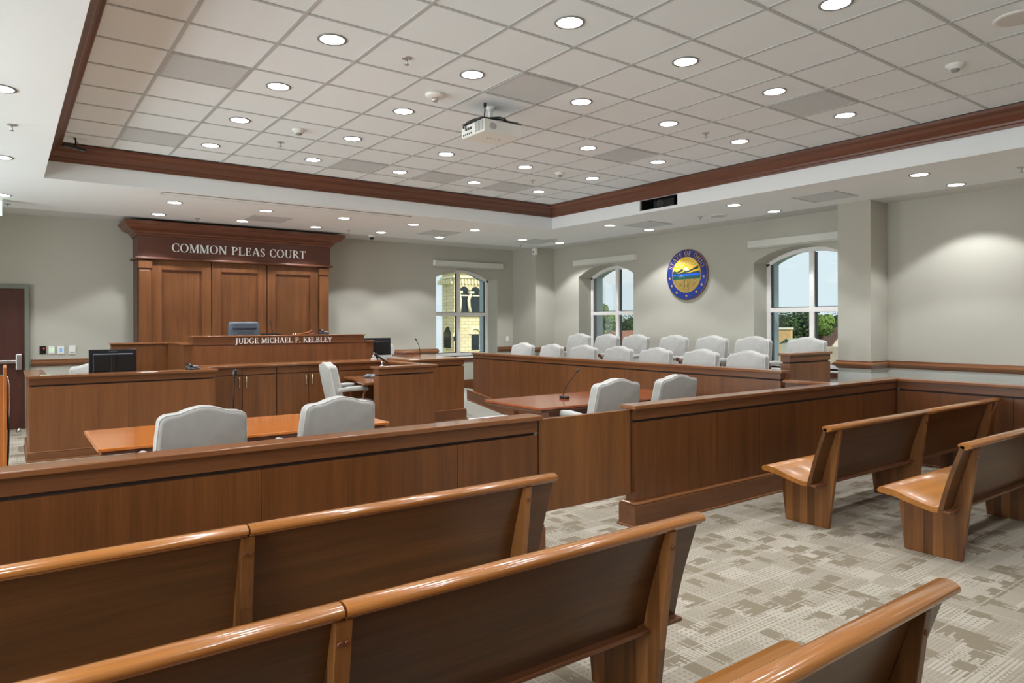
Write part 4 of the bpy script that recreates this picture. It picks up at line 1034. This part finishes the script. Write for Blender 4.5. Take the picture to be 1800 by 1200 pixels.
MB().prism(clipdisc(-.02, .012), 'z', .042, .0465).build('river', RIV, t)
MB().prism(clipdisc(-.085, -.02), 'z', .042, .046).build('green_bank', GRN, t)
sc_ = (0, .09)
v = MB()
for k in range(13):
    a = math.radians(4+172*k/12); d = Vector((math.cos(a), math.sin(a))); n_ = Vector((-d.y, d.x))
    # length to inner rim
    b2 = sc_[0]*d.x+sc_[1]*d.y; L_ = -b2+math.sqrt(b2*b2-(sc_[1]**2-RI*RI))
    p0 = Vector(sc_)+d*.085; p1 = Vector(sc_)+d*(L_-.004)
    v.prism([tuple(p0+n_*.002), tuple(p1+n_*.006), tuple(p1-n_*.006), tuple(p0-n_*.002)], 'z', .044, .0475)
v.build('sun_ray', RAY, t)
MB().prism([(.06*math.cos(PI*k/16), .075+.06*math.sin(PI*k/16)) for k in range(17)], 'z', .044, .048).build('sun', RAY, t)
v = MB()
v.prism([(-.305, .012), (-.31, .05), (-.26, .085), (-.22, .055), (-.16, .075), (-.10, .11), (-.06, .08), (.0, .06), (.06, .07), (.14, .10), (.20, .12), (.27, .15), (.27, .10), (.15, .075), (.05, .035), (.30, .06), (.312, .012)], 'z', .045, .0485)
v.build('hills', HILL, t)
v = MB(); v.prism([(-.20, .03), (-.12, .05), (-.02, .085), (-.05, .055), (-.13, .03)], 'z', .0485, .0495); v.prism([(-.05, .03), (.06, .04), (.18, .05), (.05, .025)], 'z', .0485, .0495); v.prism([(.1, .11), (.2, .135), (.24, .15), (.2, .125)], 'z', .0485, .0495); v.build('hill_highlight', YEL, t)
rnd = random.Random(3); v = MB()
for k in range(46):      # sheaf and furrow marks
    x = rnd.uniform(-.24, .24); y = rnd.uniform(-.24, -.10)
    if x*x+y*y > .078: continue
    l_ = rnd.uniform(.01, .03); a = rnd.uniform(-.8, .8)+PI/2
    v.tube([(x, y, .046), (x+l_*math.cos(a), y+l_*math.sin(a), .046)], .0022, 4)
for sx in (-1, 1):
    v.tube([(sx*.03, -.11, .046), (sx*.045, -.16, .046), (sx*.03, -.2, .046), (sx*.055, -.27, .046)], .004, 5)
v.build('wheat_sheaf', DRK, t)
v = MB()
for k in range(8): v.prism([(x*.008-.17+.012*k*1.3, y*.006-.035-.006*(k % 3)) for x, y in ((0, 0), (1, 0), (1, 1), (0, 1))], 'z', .046, .0475)
v.prism([(-.12, -.015), (-.10, -.015), (-.10, -.005), (-.12, -.005)], 'z', .0465, .048); v.build('river_spark', LTB, t)
TXT = 'STATE OF OHIO'; ang = math.radians(163); tot = sum((GL[c][0] if c != ' ' else .45) for c in TXT)+.1*len(TXT); hh_ = .078; rad = .348
span = math.radians(146); 
for c in TXT:
    wv = ((GL[c][0] if c != ' ' else .45)+.1)/tot*span
    am = ang-wv/2
    if c != ' ':
        xs = (wv*rad)/((GL[c][0]+.1)*hh_); wl = GL[c][0]*hh_*xs
        rot = am-PI/2; px, py = rad*math.cos(am), rad*math.sin(am)
        px -= wl/2*math.cos(rot); py -= wl/2*math.sin(rot)
        mb = letter_mesh(c, hh_, .004, xs, rot, (px, py)); o = mb.build('letter', GOLD, t); o.location.z = .037
    ang -= wv
for k in range(9):
    if k in (0, 8): pass
    a = math.radians(185+170*k/8) if False else math.radians([188, 210, 235, 270, 305, 330, 352][k]) if k < 7 else None
    if a is None: continue
    cx, cy = .388*math.cos(a), .388*math.sin(a)
    st_ = [(cx+(.03 if q % 2 == 0 else .012)*math.cos(PI/2+PI*q/5), cy+(.03 if q % 2 == 0 else .012)*math.sin(PI/2+PI*q/5)) for q in range(10)]
    MB().prism(st_, 'z', .037, .042).build('star', GOLD, t)

# ------------------------------------------------------------------ small things
def plate(x, z, w, h, mat, name, label, cat, extra):
    t = thing(name, label, cat, (x, YB, z)); MB().box(-w, w, -.018, 0, -h, h).build('cover_plate', mat, t, bevel=.004); extra(t); return t
plate(.468, 1.187, .042, .062, BLACK, 'card_reader', 'small black card reader with a red light on the wall beside the door', 'card reader', lambda t: MB().tube([(.015, -.018, .025), (.015, -.021, .025)], .009, 10).build('indicator', RED, t))
def sw(t):
    for dx in (-.018, .018): MB().box(dx-.009, dx+.009, -.024, -.018, -.035, .035).build('rocker', emis('glow_rocker', (200, 240, 205), .25) if 'glow_rocker' not in MATS else MATS['glow_rocker'], t)
plate(.585, 1.184, .042, .058, WHITE, 'light_switch', 'white double light switch with green-lit rockers right of the card reader', 'light switch', sw)
plate(.704, 1.181, .046, .062, WHITE, 'control_panel', 'white wall control panel with a small blue display', 'control panel', lambda t: MB().box(-.018, .018, -.021, -.018, -.03, .03).build('display', BLUEL, t))
plate(.855, 1.181, .046, .068, WHITE, 'thermostat', 'blank white wall sensor box, rightmost of the four wall plates', 'sensor', lambda t: MB().box(-.03, .03, -.021, -.018, -.045, -.03).build('grille', GREY, t))
plate(9.33, 1.22, .035, .058, WHITE, 'light_switch', 'white light switch plate on the far wall between the window and the corner column', 'light switch', lambda t: MB().box(-.012, .012, -.022, -.018, -.03, .03).build('rocker', WHITE, t))

# clerk monitor (back toward us)
def monitor(x, y, z, w, h, label, rz=0, base=.75, brand=False):
    t = thing('monitor', label, 'monitor', (x, y, base), rz)
    z0 = z-base
    MB().box(-w/2, w/2, 0, .022, z0, z0+h).build('case', SCREENB, t, bevel=.006)
    v = MB().box(-w/2+.04, w/2-.04, -.03, 0, z0+.02, z0+h-.05); v.build('rear_bulge', BLACK, t, bevel=.012)
    MB().box(-.025, .025, -.045, -.028, z0-.05, z0+h-.08).build('stand_neck', BLACK, t, bevel=.004)
    MB().box(-.12, .12, -.1, .1, 0, .012).build('stand_base', BLACK, t, bevel=.004)
    MB().box(-.02, .02, -.04, -.02, .01, z0).build('stand_post', BLACK, t)
    MB().box(-w/2+.012, w/2-.012, .022, .0235, z0+.014, z0+h-.014).build('screen', BLACKM, t)
    if brand:
        MB().box(-w/2+.045, w/2-.045, -.034, -.026, z0+h-.066, z0+h-.052).build('rear_ledge', plain('ledge_grey', (120, 128, 142), .3), t, bevel=.003)
        bt = MB()      # maker's name, raised grey letters drawn from strokes
        seg = {'V': [((0, 1), (.5, 0)), ((.5, 0), (1, 1))], 'i': [((.5, 0), (.5, .65))], 'e': [((.9, .1), (.2, .05)), ((.2, .05), (.05, .35)), ((.05, .35), (.5, .65)), ((.5, .65), (.9, .35)), ((.9, .35), (.05, .35))], 'w': [((0, .65), (.25, 0)), ((.25, 0), (.5, .6)), ((.5, .6), (.75, 0)), ((.75, 0), (1, .65))],
               'S': [((.9, .9), (.3, 1)), ((.3, 1), (.1, .75)), ((.1, .75), (.9, .3)), ((.9, .3), (.6, 0)), ((.6, 0), (.05, .1))], 'o': [((.5, 0), (.05, .33)), ((.05, .33), (.5, .65)), ((.5, .65), (.95, .33)), ((.95, .33), (.5, 0))], 'n': [((.1, 0), (.1, .65)), ((.1, .6), (.6, .65)), ((.6, .65), (.85, .5)), ((.85, .5), (.85, 0))], 'c': [((.9, .6), (.3, .65)), ((.3, .65), (.05, .33)), ((.05, .33), (.4, 0)), ((.4, 0), (.9, .05))]}
        xx = -.05
        for ch in 'ViewSonic':
            wd = .004 if ch == 'i' else .0095
            for (a0, b0), (a1, b1) in seg[ch]:
                bt.tube([(xx+a0*wd, -.001, z0+h-.030+b0*.014), (xx+a1*wd, -.001, z0+h-.030+b1*.014)], .0009, 4)
            xx += wd+.003
        bt.build('maker_name', plain('brand_grey', (120, 122, 128), .4), t)
    return t
monitor(1.10, 9.90, .965, .53, .30, 'black computer monitor seen from behind on the left clerk desk', 0, .75, True)
monitor(5.22, 10.72, 1.05, .56, .30, 'black monitor on the witness stand beside the right end of the judge bench', .0, 1.012 if False else .987, False) if False else None
t = monitor(5.20, 10.94, 1.03, .56, .30, 'black flat monitor beyond the right end of the judge bench', 0, .75)
t.location.z = .75
MB().box(4.86, 5.7, 10.84, 11.10, .72, .75).build('monitor_shelf', W_cap, None, bevel=.004)
bpy.data.objects['monitor_shelf'].parent = [o for o in COL.objects if o.name.startswith('witness_stand')][0]

def gooseneck(x, y, z, pts, label, base=True, foam=.012, rz=0):
    t = thing('gooseneck_microphone', label, 'microphone', (x, y, z), rz)
    if base:
        MB().box(-.035, .035, -.09, .03, 0, .03).build('base', BLACK, t, bevel=.012, seg=3)
    MB().tube(pts, .005, 8).build('gooseneck', BLACKM, t)
    a, b_ = Vector(pts[-2]), Vector(pts[-1]); d = (b_-a).normalized()
    MB().tube([tuple(b_-d*.01), tuple(b_+d*.012), tuple(b_+d*.045), tuple(b_+d*.06)], [foam*.6, foam, foam, foam*.5], 10).build('microphone_head', BLACK, t)
    return t
gooseneck(1.55, 6.02, .74, [(0, 0, .02), (.003, 0, .2), (.015, 0, .40)], 'black gooseneck microphone standing on the left counsel table', foam=.02)
gooseneck(5.03, 5.82, .74, [(0, 0, .02), (.02, .0, .09), (.09, .0, .18), (.155, .0, .255), (.185, 0, .285)], 'black desk microphone with a bent neck on the right counsel table', rz=-.1)
gooseneck(5.62, 10.2, 1.012, [(.03, 0, 0), (.03, 0, .1), (.01, 0, .2), (-.03, 0, .27)], 'thin gooseneck microphone on the witness stand top', base=False, foam=.009)
gooseneck(3.42, 10.95, 1.298, [(.02, 0, 0), (.0, 0, .16), (-.025, 0, .30)], 'slim grey microphone stalk beside the judge chair', base=False, foam=.007)

# handheld mic on small stand
t = thing('handheld_microphone', 'black handheld microphone tilted in a short stand on the court reporter desk rim', 'microphone', (4.24, 8.73, .987))
MB().lathe([(.035, 0), (.033, .012), (.01, .02), (.008, .07)], n=16).build('stand', CHROME, t)
MB().tube([(-.075, 0, .15), (.02, 0, .085), (.085, 0, .045)], [.017, .015, .011], 12).build('handle', BLACK, t)
MB().sphere((-.09, 0, .16), .026, 8).build('grille', BLACKM, t)
# conference phone
t = thing('conference_phone', 'grey three-legged conference phone on the court reporter desk', 'phone', (4.50, 9.62, .76), .4)
v = MB(); n = 30; top = []; bot = []
for k in range(n):
    a = 2*PI*k/n; r = .095+.055*math.cos(3*a); top.append((r*.55*math.cos(a), r*.55*math.sin(a), .055)); bot.append((r*math.cos(a), r*math.sin(a), .008))
v.add(bot+top, [(k, (k+1) % n, n+(k+1) % n, n+k) for k in range(n)]+[tuple(range(n)), tuple(range(n, 2*n))], True); v.build('body', plain('phone_grey', (110, 116, 124), .4), t)
MB().box(-.03, .03, .0, .045, .052, .058).build('keypad', BLACK, t)
# scanner gun / cradle on clerk desk
def handset(x, y, z, label, rz):
    t = thing('desk_phone', label, 'phone', (x, y, z), rz)
    MB().prism([(-.06, 0), (.06, 0), (.06, .05), (-.06, .02)], 'x', -.07, .07).build('base', plain('dark_grey_plastic', (44, 46, 50), .35) if 'dark_grey_plastic' not in MATS else MATS['dark_grey_plastic'], t, bevel=.005)
    MB().tube([(-.04, -.05, .045), (-.04, 0, .07), (-.04, .055, .075)], [.016, .011, .017], 10).build('handset', BLACK, t)
    MB().box(-.01, .055, -.04, .03, .04, .052).build('keypad', plain('keypad_grey', (170, 172, 178), .4) if 'keypad_grey' not in MATS else MATS['keypad_grey'], t)
handset(1.98, 9.66, .987, 'black and silver desk phone on the right end of the clerk desk top', .3)
handset(4.22, 10.85, 1.403, 'dark desk device at the right end of the judge bench top', .2)
# gavel and block
t = thing('gavel', 'wooden gavel resting on its round sound block on the judge bench', 'gavel', (4.02, 10.86, 1.403))
MB().lathe([(.045, 0), (.048, .006), (.045, .02), (.03, .024)], n=24).build('sound_block', W_chair, t)
MB().tube([(-.0, -.035, .05), (0, -.028, .05), (0, -.02, .05), (0, .02, .05), (0, .028, .05), (0, .035, .05)], [.022, .026, .02, .02, .026, .022], 14).build('head', W_chair, t)
MB().tube([(0, 0, .05), (-.12, 0, .028), (-.23, 0, .008)], [.008, .006, .007], 8).build('handle', W_lect, t)
t = thing('laptop', 'thin black laptop edge lying on the judge bench top left of the gavel', 'laptop', (3.37, 10.88, 1.403))
MB().box(-.15, .15, -.04, .03, 0, .018).build('base', BLACK, t, bevel=.003); MB().box(-.15, .15, .02, .03, .014, .026).build('hinge', BLACKM, t)
t = thing('earphones', 'small white earpieces on the judge bench top', 'earphones', (3.72, 10.80, 1.403))
MB().sphere((-.02, 0, .01), .011, 6).build('earpiece', WHITE, t); MB().sphere((.022, 0, .013), .013, 6).build('earpiece', WHITE, t)
# letter tray etc on counter near monitor
t = thing('desk_clamp', 'small silver clamp stand on the counter end by the black monitor', 'clamp', (4.93, 10.45, .987))
MB().tube([(-.04, 0, .02), (.0, 0, .10)], .006, 6).build('rod', CHROME, t); MB().box(-.05, -.01, -.02, .02, 0, .02).box(.0, .04, -.015, .015, .0, .014).build('foot', WHITE, t)
MB().sphere((.0, 0, .105), .013, 6, (1.4, 1, .7)).build('head', CHROME, t)
# small things on clerk rail
t = thing('pencil_cup', 'tiny pale object on the clerk desk top near its left end', 'desk item', (.38, 9.62, .987))
MB().box(-.05, .05, -.02, .02, 0, .008).build('tray', plain('pale_green', (190, 205, 180), .6), t)
# lectern at the left edge
t = thing('lectern', 'orange wood lectern with a green inset top, cut by the left edge of the picture', 'lectern', (-.26, 6.35, 0))
LW, LD = .268, .22
v = MB(); v.box(-LW, -LW+.02, -LD, LD, .0, 1.27); v.box(LW-.02, LW, -LD, LD, 0, 1.27); v.build('side_panel', W_lect, t, bevel=.003)
MB().box(-LW+.02, LW-.02, -LD+.01, -LD+.03, 0, 1.21).build('front_panel', W_lect, t)
MB().box(-LW+.02, LW-.02, -LD+.03, LD, 1.17, 1.19).build('reading_top', plain('green_felt', (40, 110, 84), .9), t)
MB().box(-LW+.02, LW-.02, -LD+.03, LD-.02, .05, .07).build('bottom_shelf', W_lect, t)
MB().tube([(LW+.004, .05, 1.19), (LW+.014, .05, 1.12), (LW+.016, .05, 1.0), (LW+.012, .05, .9), (LW+.004, .05, .8)], .006, 8).build('side_handle', CHROME, t)
MB().tube([(LW+.004, .0, .98), (LW+.012, .0, .8), (LW+.008, .0, .62), (LW+.004, 0, .52)], .007, 8).build('hanging_cable', BLACK, t)

# ------------------------------------------------------------------ outdoors
GRASS = plain('grass', (96, 120, 62), .95, var=.3, vscale=.4)
struct(MB().box(-60, 160, -60, 160, -9.2, -9), 'ground', GRASS) if False else tag(MB().add([(-60, -60, -9), (160, -60, -9), (160, 160, -9), (-60, 160, -9)], [(0, 1, 2, 3)]).build('lawn', GRASS), 'grass and streets far below the windows', 'grass', kind='stuff')
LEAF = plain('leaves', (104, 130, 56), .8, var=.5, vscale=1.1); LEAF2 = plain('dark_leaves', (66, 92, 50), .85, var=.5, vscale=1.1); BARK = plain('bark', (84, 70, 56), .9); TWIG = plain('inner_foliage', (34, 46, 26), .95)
def tree(x, y, top, r, mat, label, seed, n=9000, ls=.2):
    rn = random.Random(seed); t = thing('tree', label, 'tree', (x, y, -9), group='trees outside the window wall')
    hgt = top+9; c = MB(); lumps = [(rn.uniform(-.55, .55)*r, rn.uniform(-.55, .55)*r, hgt-r*rn.uniform(.45, 1.5), r*rn.uniform(.45, .62)) for _ in range(11)]+[(0, 0, hgt-r*.5, r*.5)]
    for _ in range(n):
        lx_, ly_, lz_, lr = rn.choice(lumps); d = Vector((rn.gauss(0, 1), rn.gauss(0, 1), rn.gauss(0, 1))).normalized()
        p = Vector((lx_, ly_, lz_))+d*lr*rn.uniform(.75, 1.06); q = (d+Vector((rn.uniform(-.7, .7), rn.uniform(-.7, .7), rn.uniform(-.3, .8)))).normalized()
        a = q.cross(Vector((rn.uniform(-1, 1), rn.uniform(-1, 1), rn.uniform(-1, 1)))).normalized(); b_ = q.cross(a); s = ls*rn.uniform(.6, 1.2)
        c.add([p-a*s*.5, p-b_*s*.3, p+a*s*.5, p+b_*s*.3], [(0, 1, 2, 3)])
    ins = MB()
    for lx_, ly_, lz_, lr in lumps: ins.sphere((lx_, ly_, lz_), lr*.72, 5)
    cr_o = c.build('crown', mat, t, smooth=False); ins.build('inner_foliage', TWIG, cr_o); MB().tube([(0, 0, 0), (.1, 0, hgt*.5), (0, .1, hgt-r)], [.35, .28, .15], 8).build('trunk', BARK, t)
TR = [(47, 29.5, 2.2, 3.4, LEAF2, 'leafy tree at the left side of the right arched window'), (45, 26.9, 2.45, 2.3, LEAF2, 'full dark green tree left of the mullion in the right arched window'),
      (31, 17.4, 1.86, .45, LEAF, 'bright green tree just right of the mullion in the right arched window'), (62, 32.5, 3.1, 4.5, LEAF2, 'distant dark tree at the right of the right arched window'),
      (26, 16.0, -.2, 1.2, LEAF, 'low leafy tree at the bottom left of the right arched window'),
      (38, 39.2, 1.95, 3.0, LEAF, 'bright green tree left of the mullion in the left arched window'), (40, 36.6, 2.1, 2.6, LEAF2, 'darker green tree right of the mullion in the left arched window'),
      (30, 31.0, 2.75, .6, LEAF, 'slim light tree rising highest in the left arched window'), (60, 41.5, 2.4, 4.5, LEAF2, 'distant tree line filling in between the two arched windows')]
for k, (x, y, tp, r, mt, lb) in enumerate(TR): tree(x, y, tp, r, mt, lb, 20+k)
SHING = plain('grey_shingles', (150, 138, 118), .9, var=.2, vscale=5); BRN = plain('brown_roof', (120, 84, 68), .9, var=.15, vscale=4); CRM = plain('white_siding', (232, 226, 212), .8); TAN = plain('tan_brick', (206, 168, 120), .9, var=.12, vscale=6); DKW = plain('dark_window', (40, 46, 50), .2); GRR = plain('green_roof', (130, 146, 124), .9)
def house(x, y, zr, w, d, h, rh, wall, roof, label, rz=0):
    t = thing('house', label, 'house', (x, y, -9), rz)
    H_ = zr+9-rh; ov = min(.4, .22*w); MB().box(-d, d, -w, w, 0, H_).build('walls', wall, t)
    v = MB(); v.prism([(-w, H_), (w, H_), (0, H_+rh)], 'x', -d+.1, d-.1); v.build('gable', wall, t)
    v = MB(); v.prism([(-w-ov, H_-ov*.6), (0, H_+rh), (w+ov, H_-ov*.6), (w+ov, H_-ov*.3), (0, H_+rh+ov*.5), (-w-ov, H_-ov*.3)], 'x', -d-ov*.7, d+ov*.7); v.build('roof', roof, t)
    wn = MB(); wn.box(-d+.04, -d+.12, -.16*w, .16*w, H_+rh*.25, H_+rh*.55); wn.build('window', DKW, t)
    wn = MB(); wn.box(-d-.05, -d+.02, -w*.6, -w*.2, H_-2, H_-.8); wn.build('window', DKW, t)
    wn = MB(); wn.box(-d-.05, -d+.02, w*.2, w*.6, H_-2, H_-.8); wn.build('window', DKW, t)
house(38, 20.6, 1.15, .85, 2.0, 3, 1.3, CRM, BRN, 'white gabled house with a brown roof in the right arched window', .75)
house(29, 28.3, .95, 1.6, 2.0, 3, 1.5, plain('brick_red', (150, 92, 70), .9), plain('rust_roof', (134, 92, 74), .9, var=.15, vscale=4), 'rust-roofed house at the bottom of the left arched window', .5)
house(21.5, 9.7, .62, 1.6, 3.0, 3, 1.1, plain('beige_siding', (190, 176, 150), .9), SHING, 'nearby grey-shingled roof at the lower right of the right arched window', PI/2)
t = thing('building', 'plain tan brick building at the left of the right arched window', 'building', (34, 21.95, -9), .5)
MB().box(-1, 1, -1.05, 1.2, 0, 10.2).build('walls', TAN, t); MB().box(-1.05, 1.05, -1.1, 1.25, 10.2, 10.28).build('parapet', CRM, t)
house(28.2, 17.05, .84, .28, .6, 3, .18, CRM, GRR, 'small grey-green roof between the tan building and the trees')

# stone courthouse tower outside the bench-wall window
def stone(name, rgb, rgb2):
    m, t, b = nmat(name); tc = t.nodes.new('ShaderNodeTexCoord'); mp = t.nodes.new('ShaderNodeMapping'); mp.inputs['Rotation'].default_value = (PI/2, 0, 0)
    br = t.nodes.new('ShaderNodeTexBrick'); br.inputs['Color1'].default_value = (*lin(rgb), 1); br.inputs['Color2'].default_value = (*lin(rgb2), 1); br.inputs['Mortar'].default_value = (*lin(tuple(v*.7 for v in rgb2)), 1)
    br.inputs['Scale'].default_value = 1.8; br.inputs['Mortar Size'].default_value = .012; br.inputs['Brick Width'].default_value = .8; br.inputs['Row Height'].default_value = .3
    t.links.new(tc.outputs['Object'], mp.inputs[0]); t.links.new(mp.outputs[0], br.inputs[0]); t.links.new(br.outputs[0], b.inputs['Base Color']); b.inputs['Roughness'].default_value = .9
    return m
ST1 = stone('cream_limestone', (236, 222, 186), (222, 205, 164)); STT = plain('cream_trim', (244, 234, 204), .8)
t = thing('stone_tower', 'cream limestone courthouse tower with columned arcade outside the far window', 'building', (18.6, 30, -9))
def zz(z): return z+9
def archpoly(cx, z0, zsp, hw_, n=10): return [(cx-hw_, z0), (cx+hw_, z0)]+[(cx+hw_*math.cos(PI*k/n), zsp+hw_*math.sin(PI*k/n)) for k in range(n+1)]
FP = [(0, 0), (7, 0), (7, 3), (.35, 1.75)]
MB().prism(FP, 'z', 0, zz(4.5)).build('tower_body', ST1, t)
def fpo(e): return [(-e, -e), (7+e, -e), (7+e, 3+e), (.35-e, 1.75+e)]
v = MB().prism(fpo(.10), 'z', zz(3.92), zz(4.02)); v.prism(fpo(.22), 'z', zz(4.25), zz(4.5)); v.prism(fpo(.08), 'z', zz(1.95), zz(2.12)); v.build('string_course', STT, t)
v = MB()
for k in range(22): v.box(.02+k*.2, .12+k*.2, -.09, 0, zz(3.62), zz(3.86))
for k in range(8): v.box(-.09+.04*k*.2, .0+.045*k, .12+k*.2, .22+k*.2, zz(3.62), zz(3.86))
v.build('corbel', STT, t)
rec = MB().box(.20, 3.4, -.02, .05, zz(2.12), zz(3.28)); 
for cx in (.62, 1.32, 2.02, 2.72): rec.prism(archpoly(cx, zz(3.1), zz(3.2), .28), 'y', -.021, .05)
rc = rec.build('arcade_opening', DKW, t)
for cx, bul in ((.27, -.05), (.97, .10), (1.67, -.08), (2.37, .08), (3.07, 0)):
    MB().tube([(cx, -.08, zz(2.1)), (cx-bul, -.08, zz(2.45)), (cx-bul*1.2, -.08, zz(2.8)), (cx, -.08, zz(3.12))], .085, 10).box(cx-.15, cx+.15, -.2, .0, zz(3.12), zz(3.24)).build('column', STT, t)
v = MB().box(.2, 3.4, -.05, -.01, zz(2.98), zz(3.05)); v.build('transom', STT, t)
w1 = MB().box(1.06, 1.52, -.03, .05, zz(.19), zz(1.0)).build('window', DKW, t)
def surround(cx, zc, r0_, r1_):
    su = MB()
    for k in range(10):
        a0, a1 = PI*k/10, PI*(k+1)/10; su.prism([(cx+r0_*math.cos(a0), zz(zc)+r0_*math.sin(a0)), (cx+r1_*math.cos(a0), zz(zc)+r1_*math.sin(a0)), (cx+r1_*math.cos(a1), zz(zc)+r1_*math.sin(a1)), (cx+r0_*math.cos(a1), zz(zc)+r0_*math.sin(a1))], 'y', -.08, 0)
    su.build('arch_surround', STT, t)
surround(1.29, 1.02, .27, .36); surround(.12, .9, .16, .22)
MB().prism(archpoly(.12, zz(.7), zz(.9), .14), 'y', -.03, .02).build('window', DKW, t)
v = MB()
v.prism([(y, z) for y, z in ((.5, zz(.3)), (1.1, zz(.3)), (1.1, zz(1.1)), (.8, zz(1.4)), (.5, zz(1.1)))], 'x', .05, .24); v.build('window', DKW, t)
t = thing('building', 'lower stone wing beside the courthouse tower, at the left of the far window', 'building', (16.9, 33.4, -9))
MB().box(-2.5, 1.9, -.6, 3, 0, zz(1.2)).build('walls', ST1, t)
MB().prism([(-2.7, zz(1.2)), (2.0, zz(1.2)), (1.6, zz(2.3)), (-.4, zz(1.6))], 'y', -.75, 3).build('roof', plain('slate', (120, 132, 130), .7), t)
MB().prism(archpoly(.6, zz(-.6), zz(.5), .35), 'y', -.63, -.58).build('window', DKW, t)
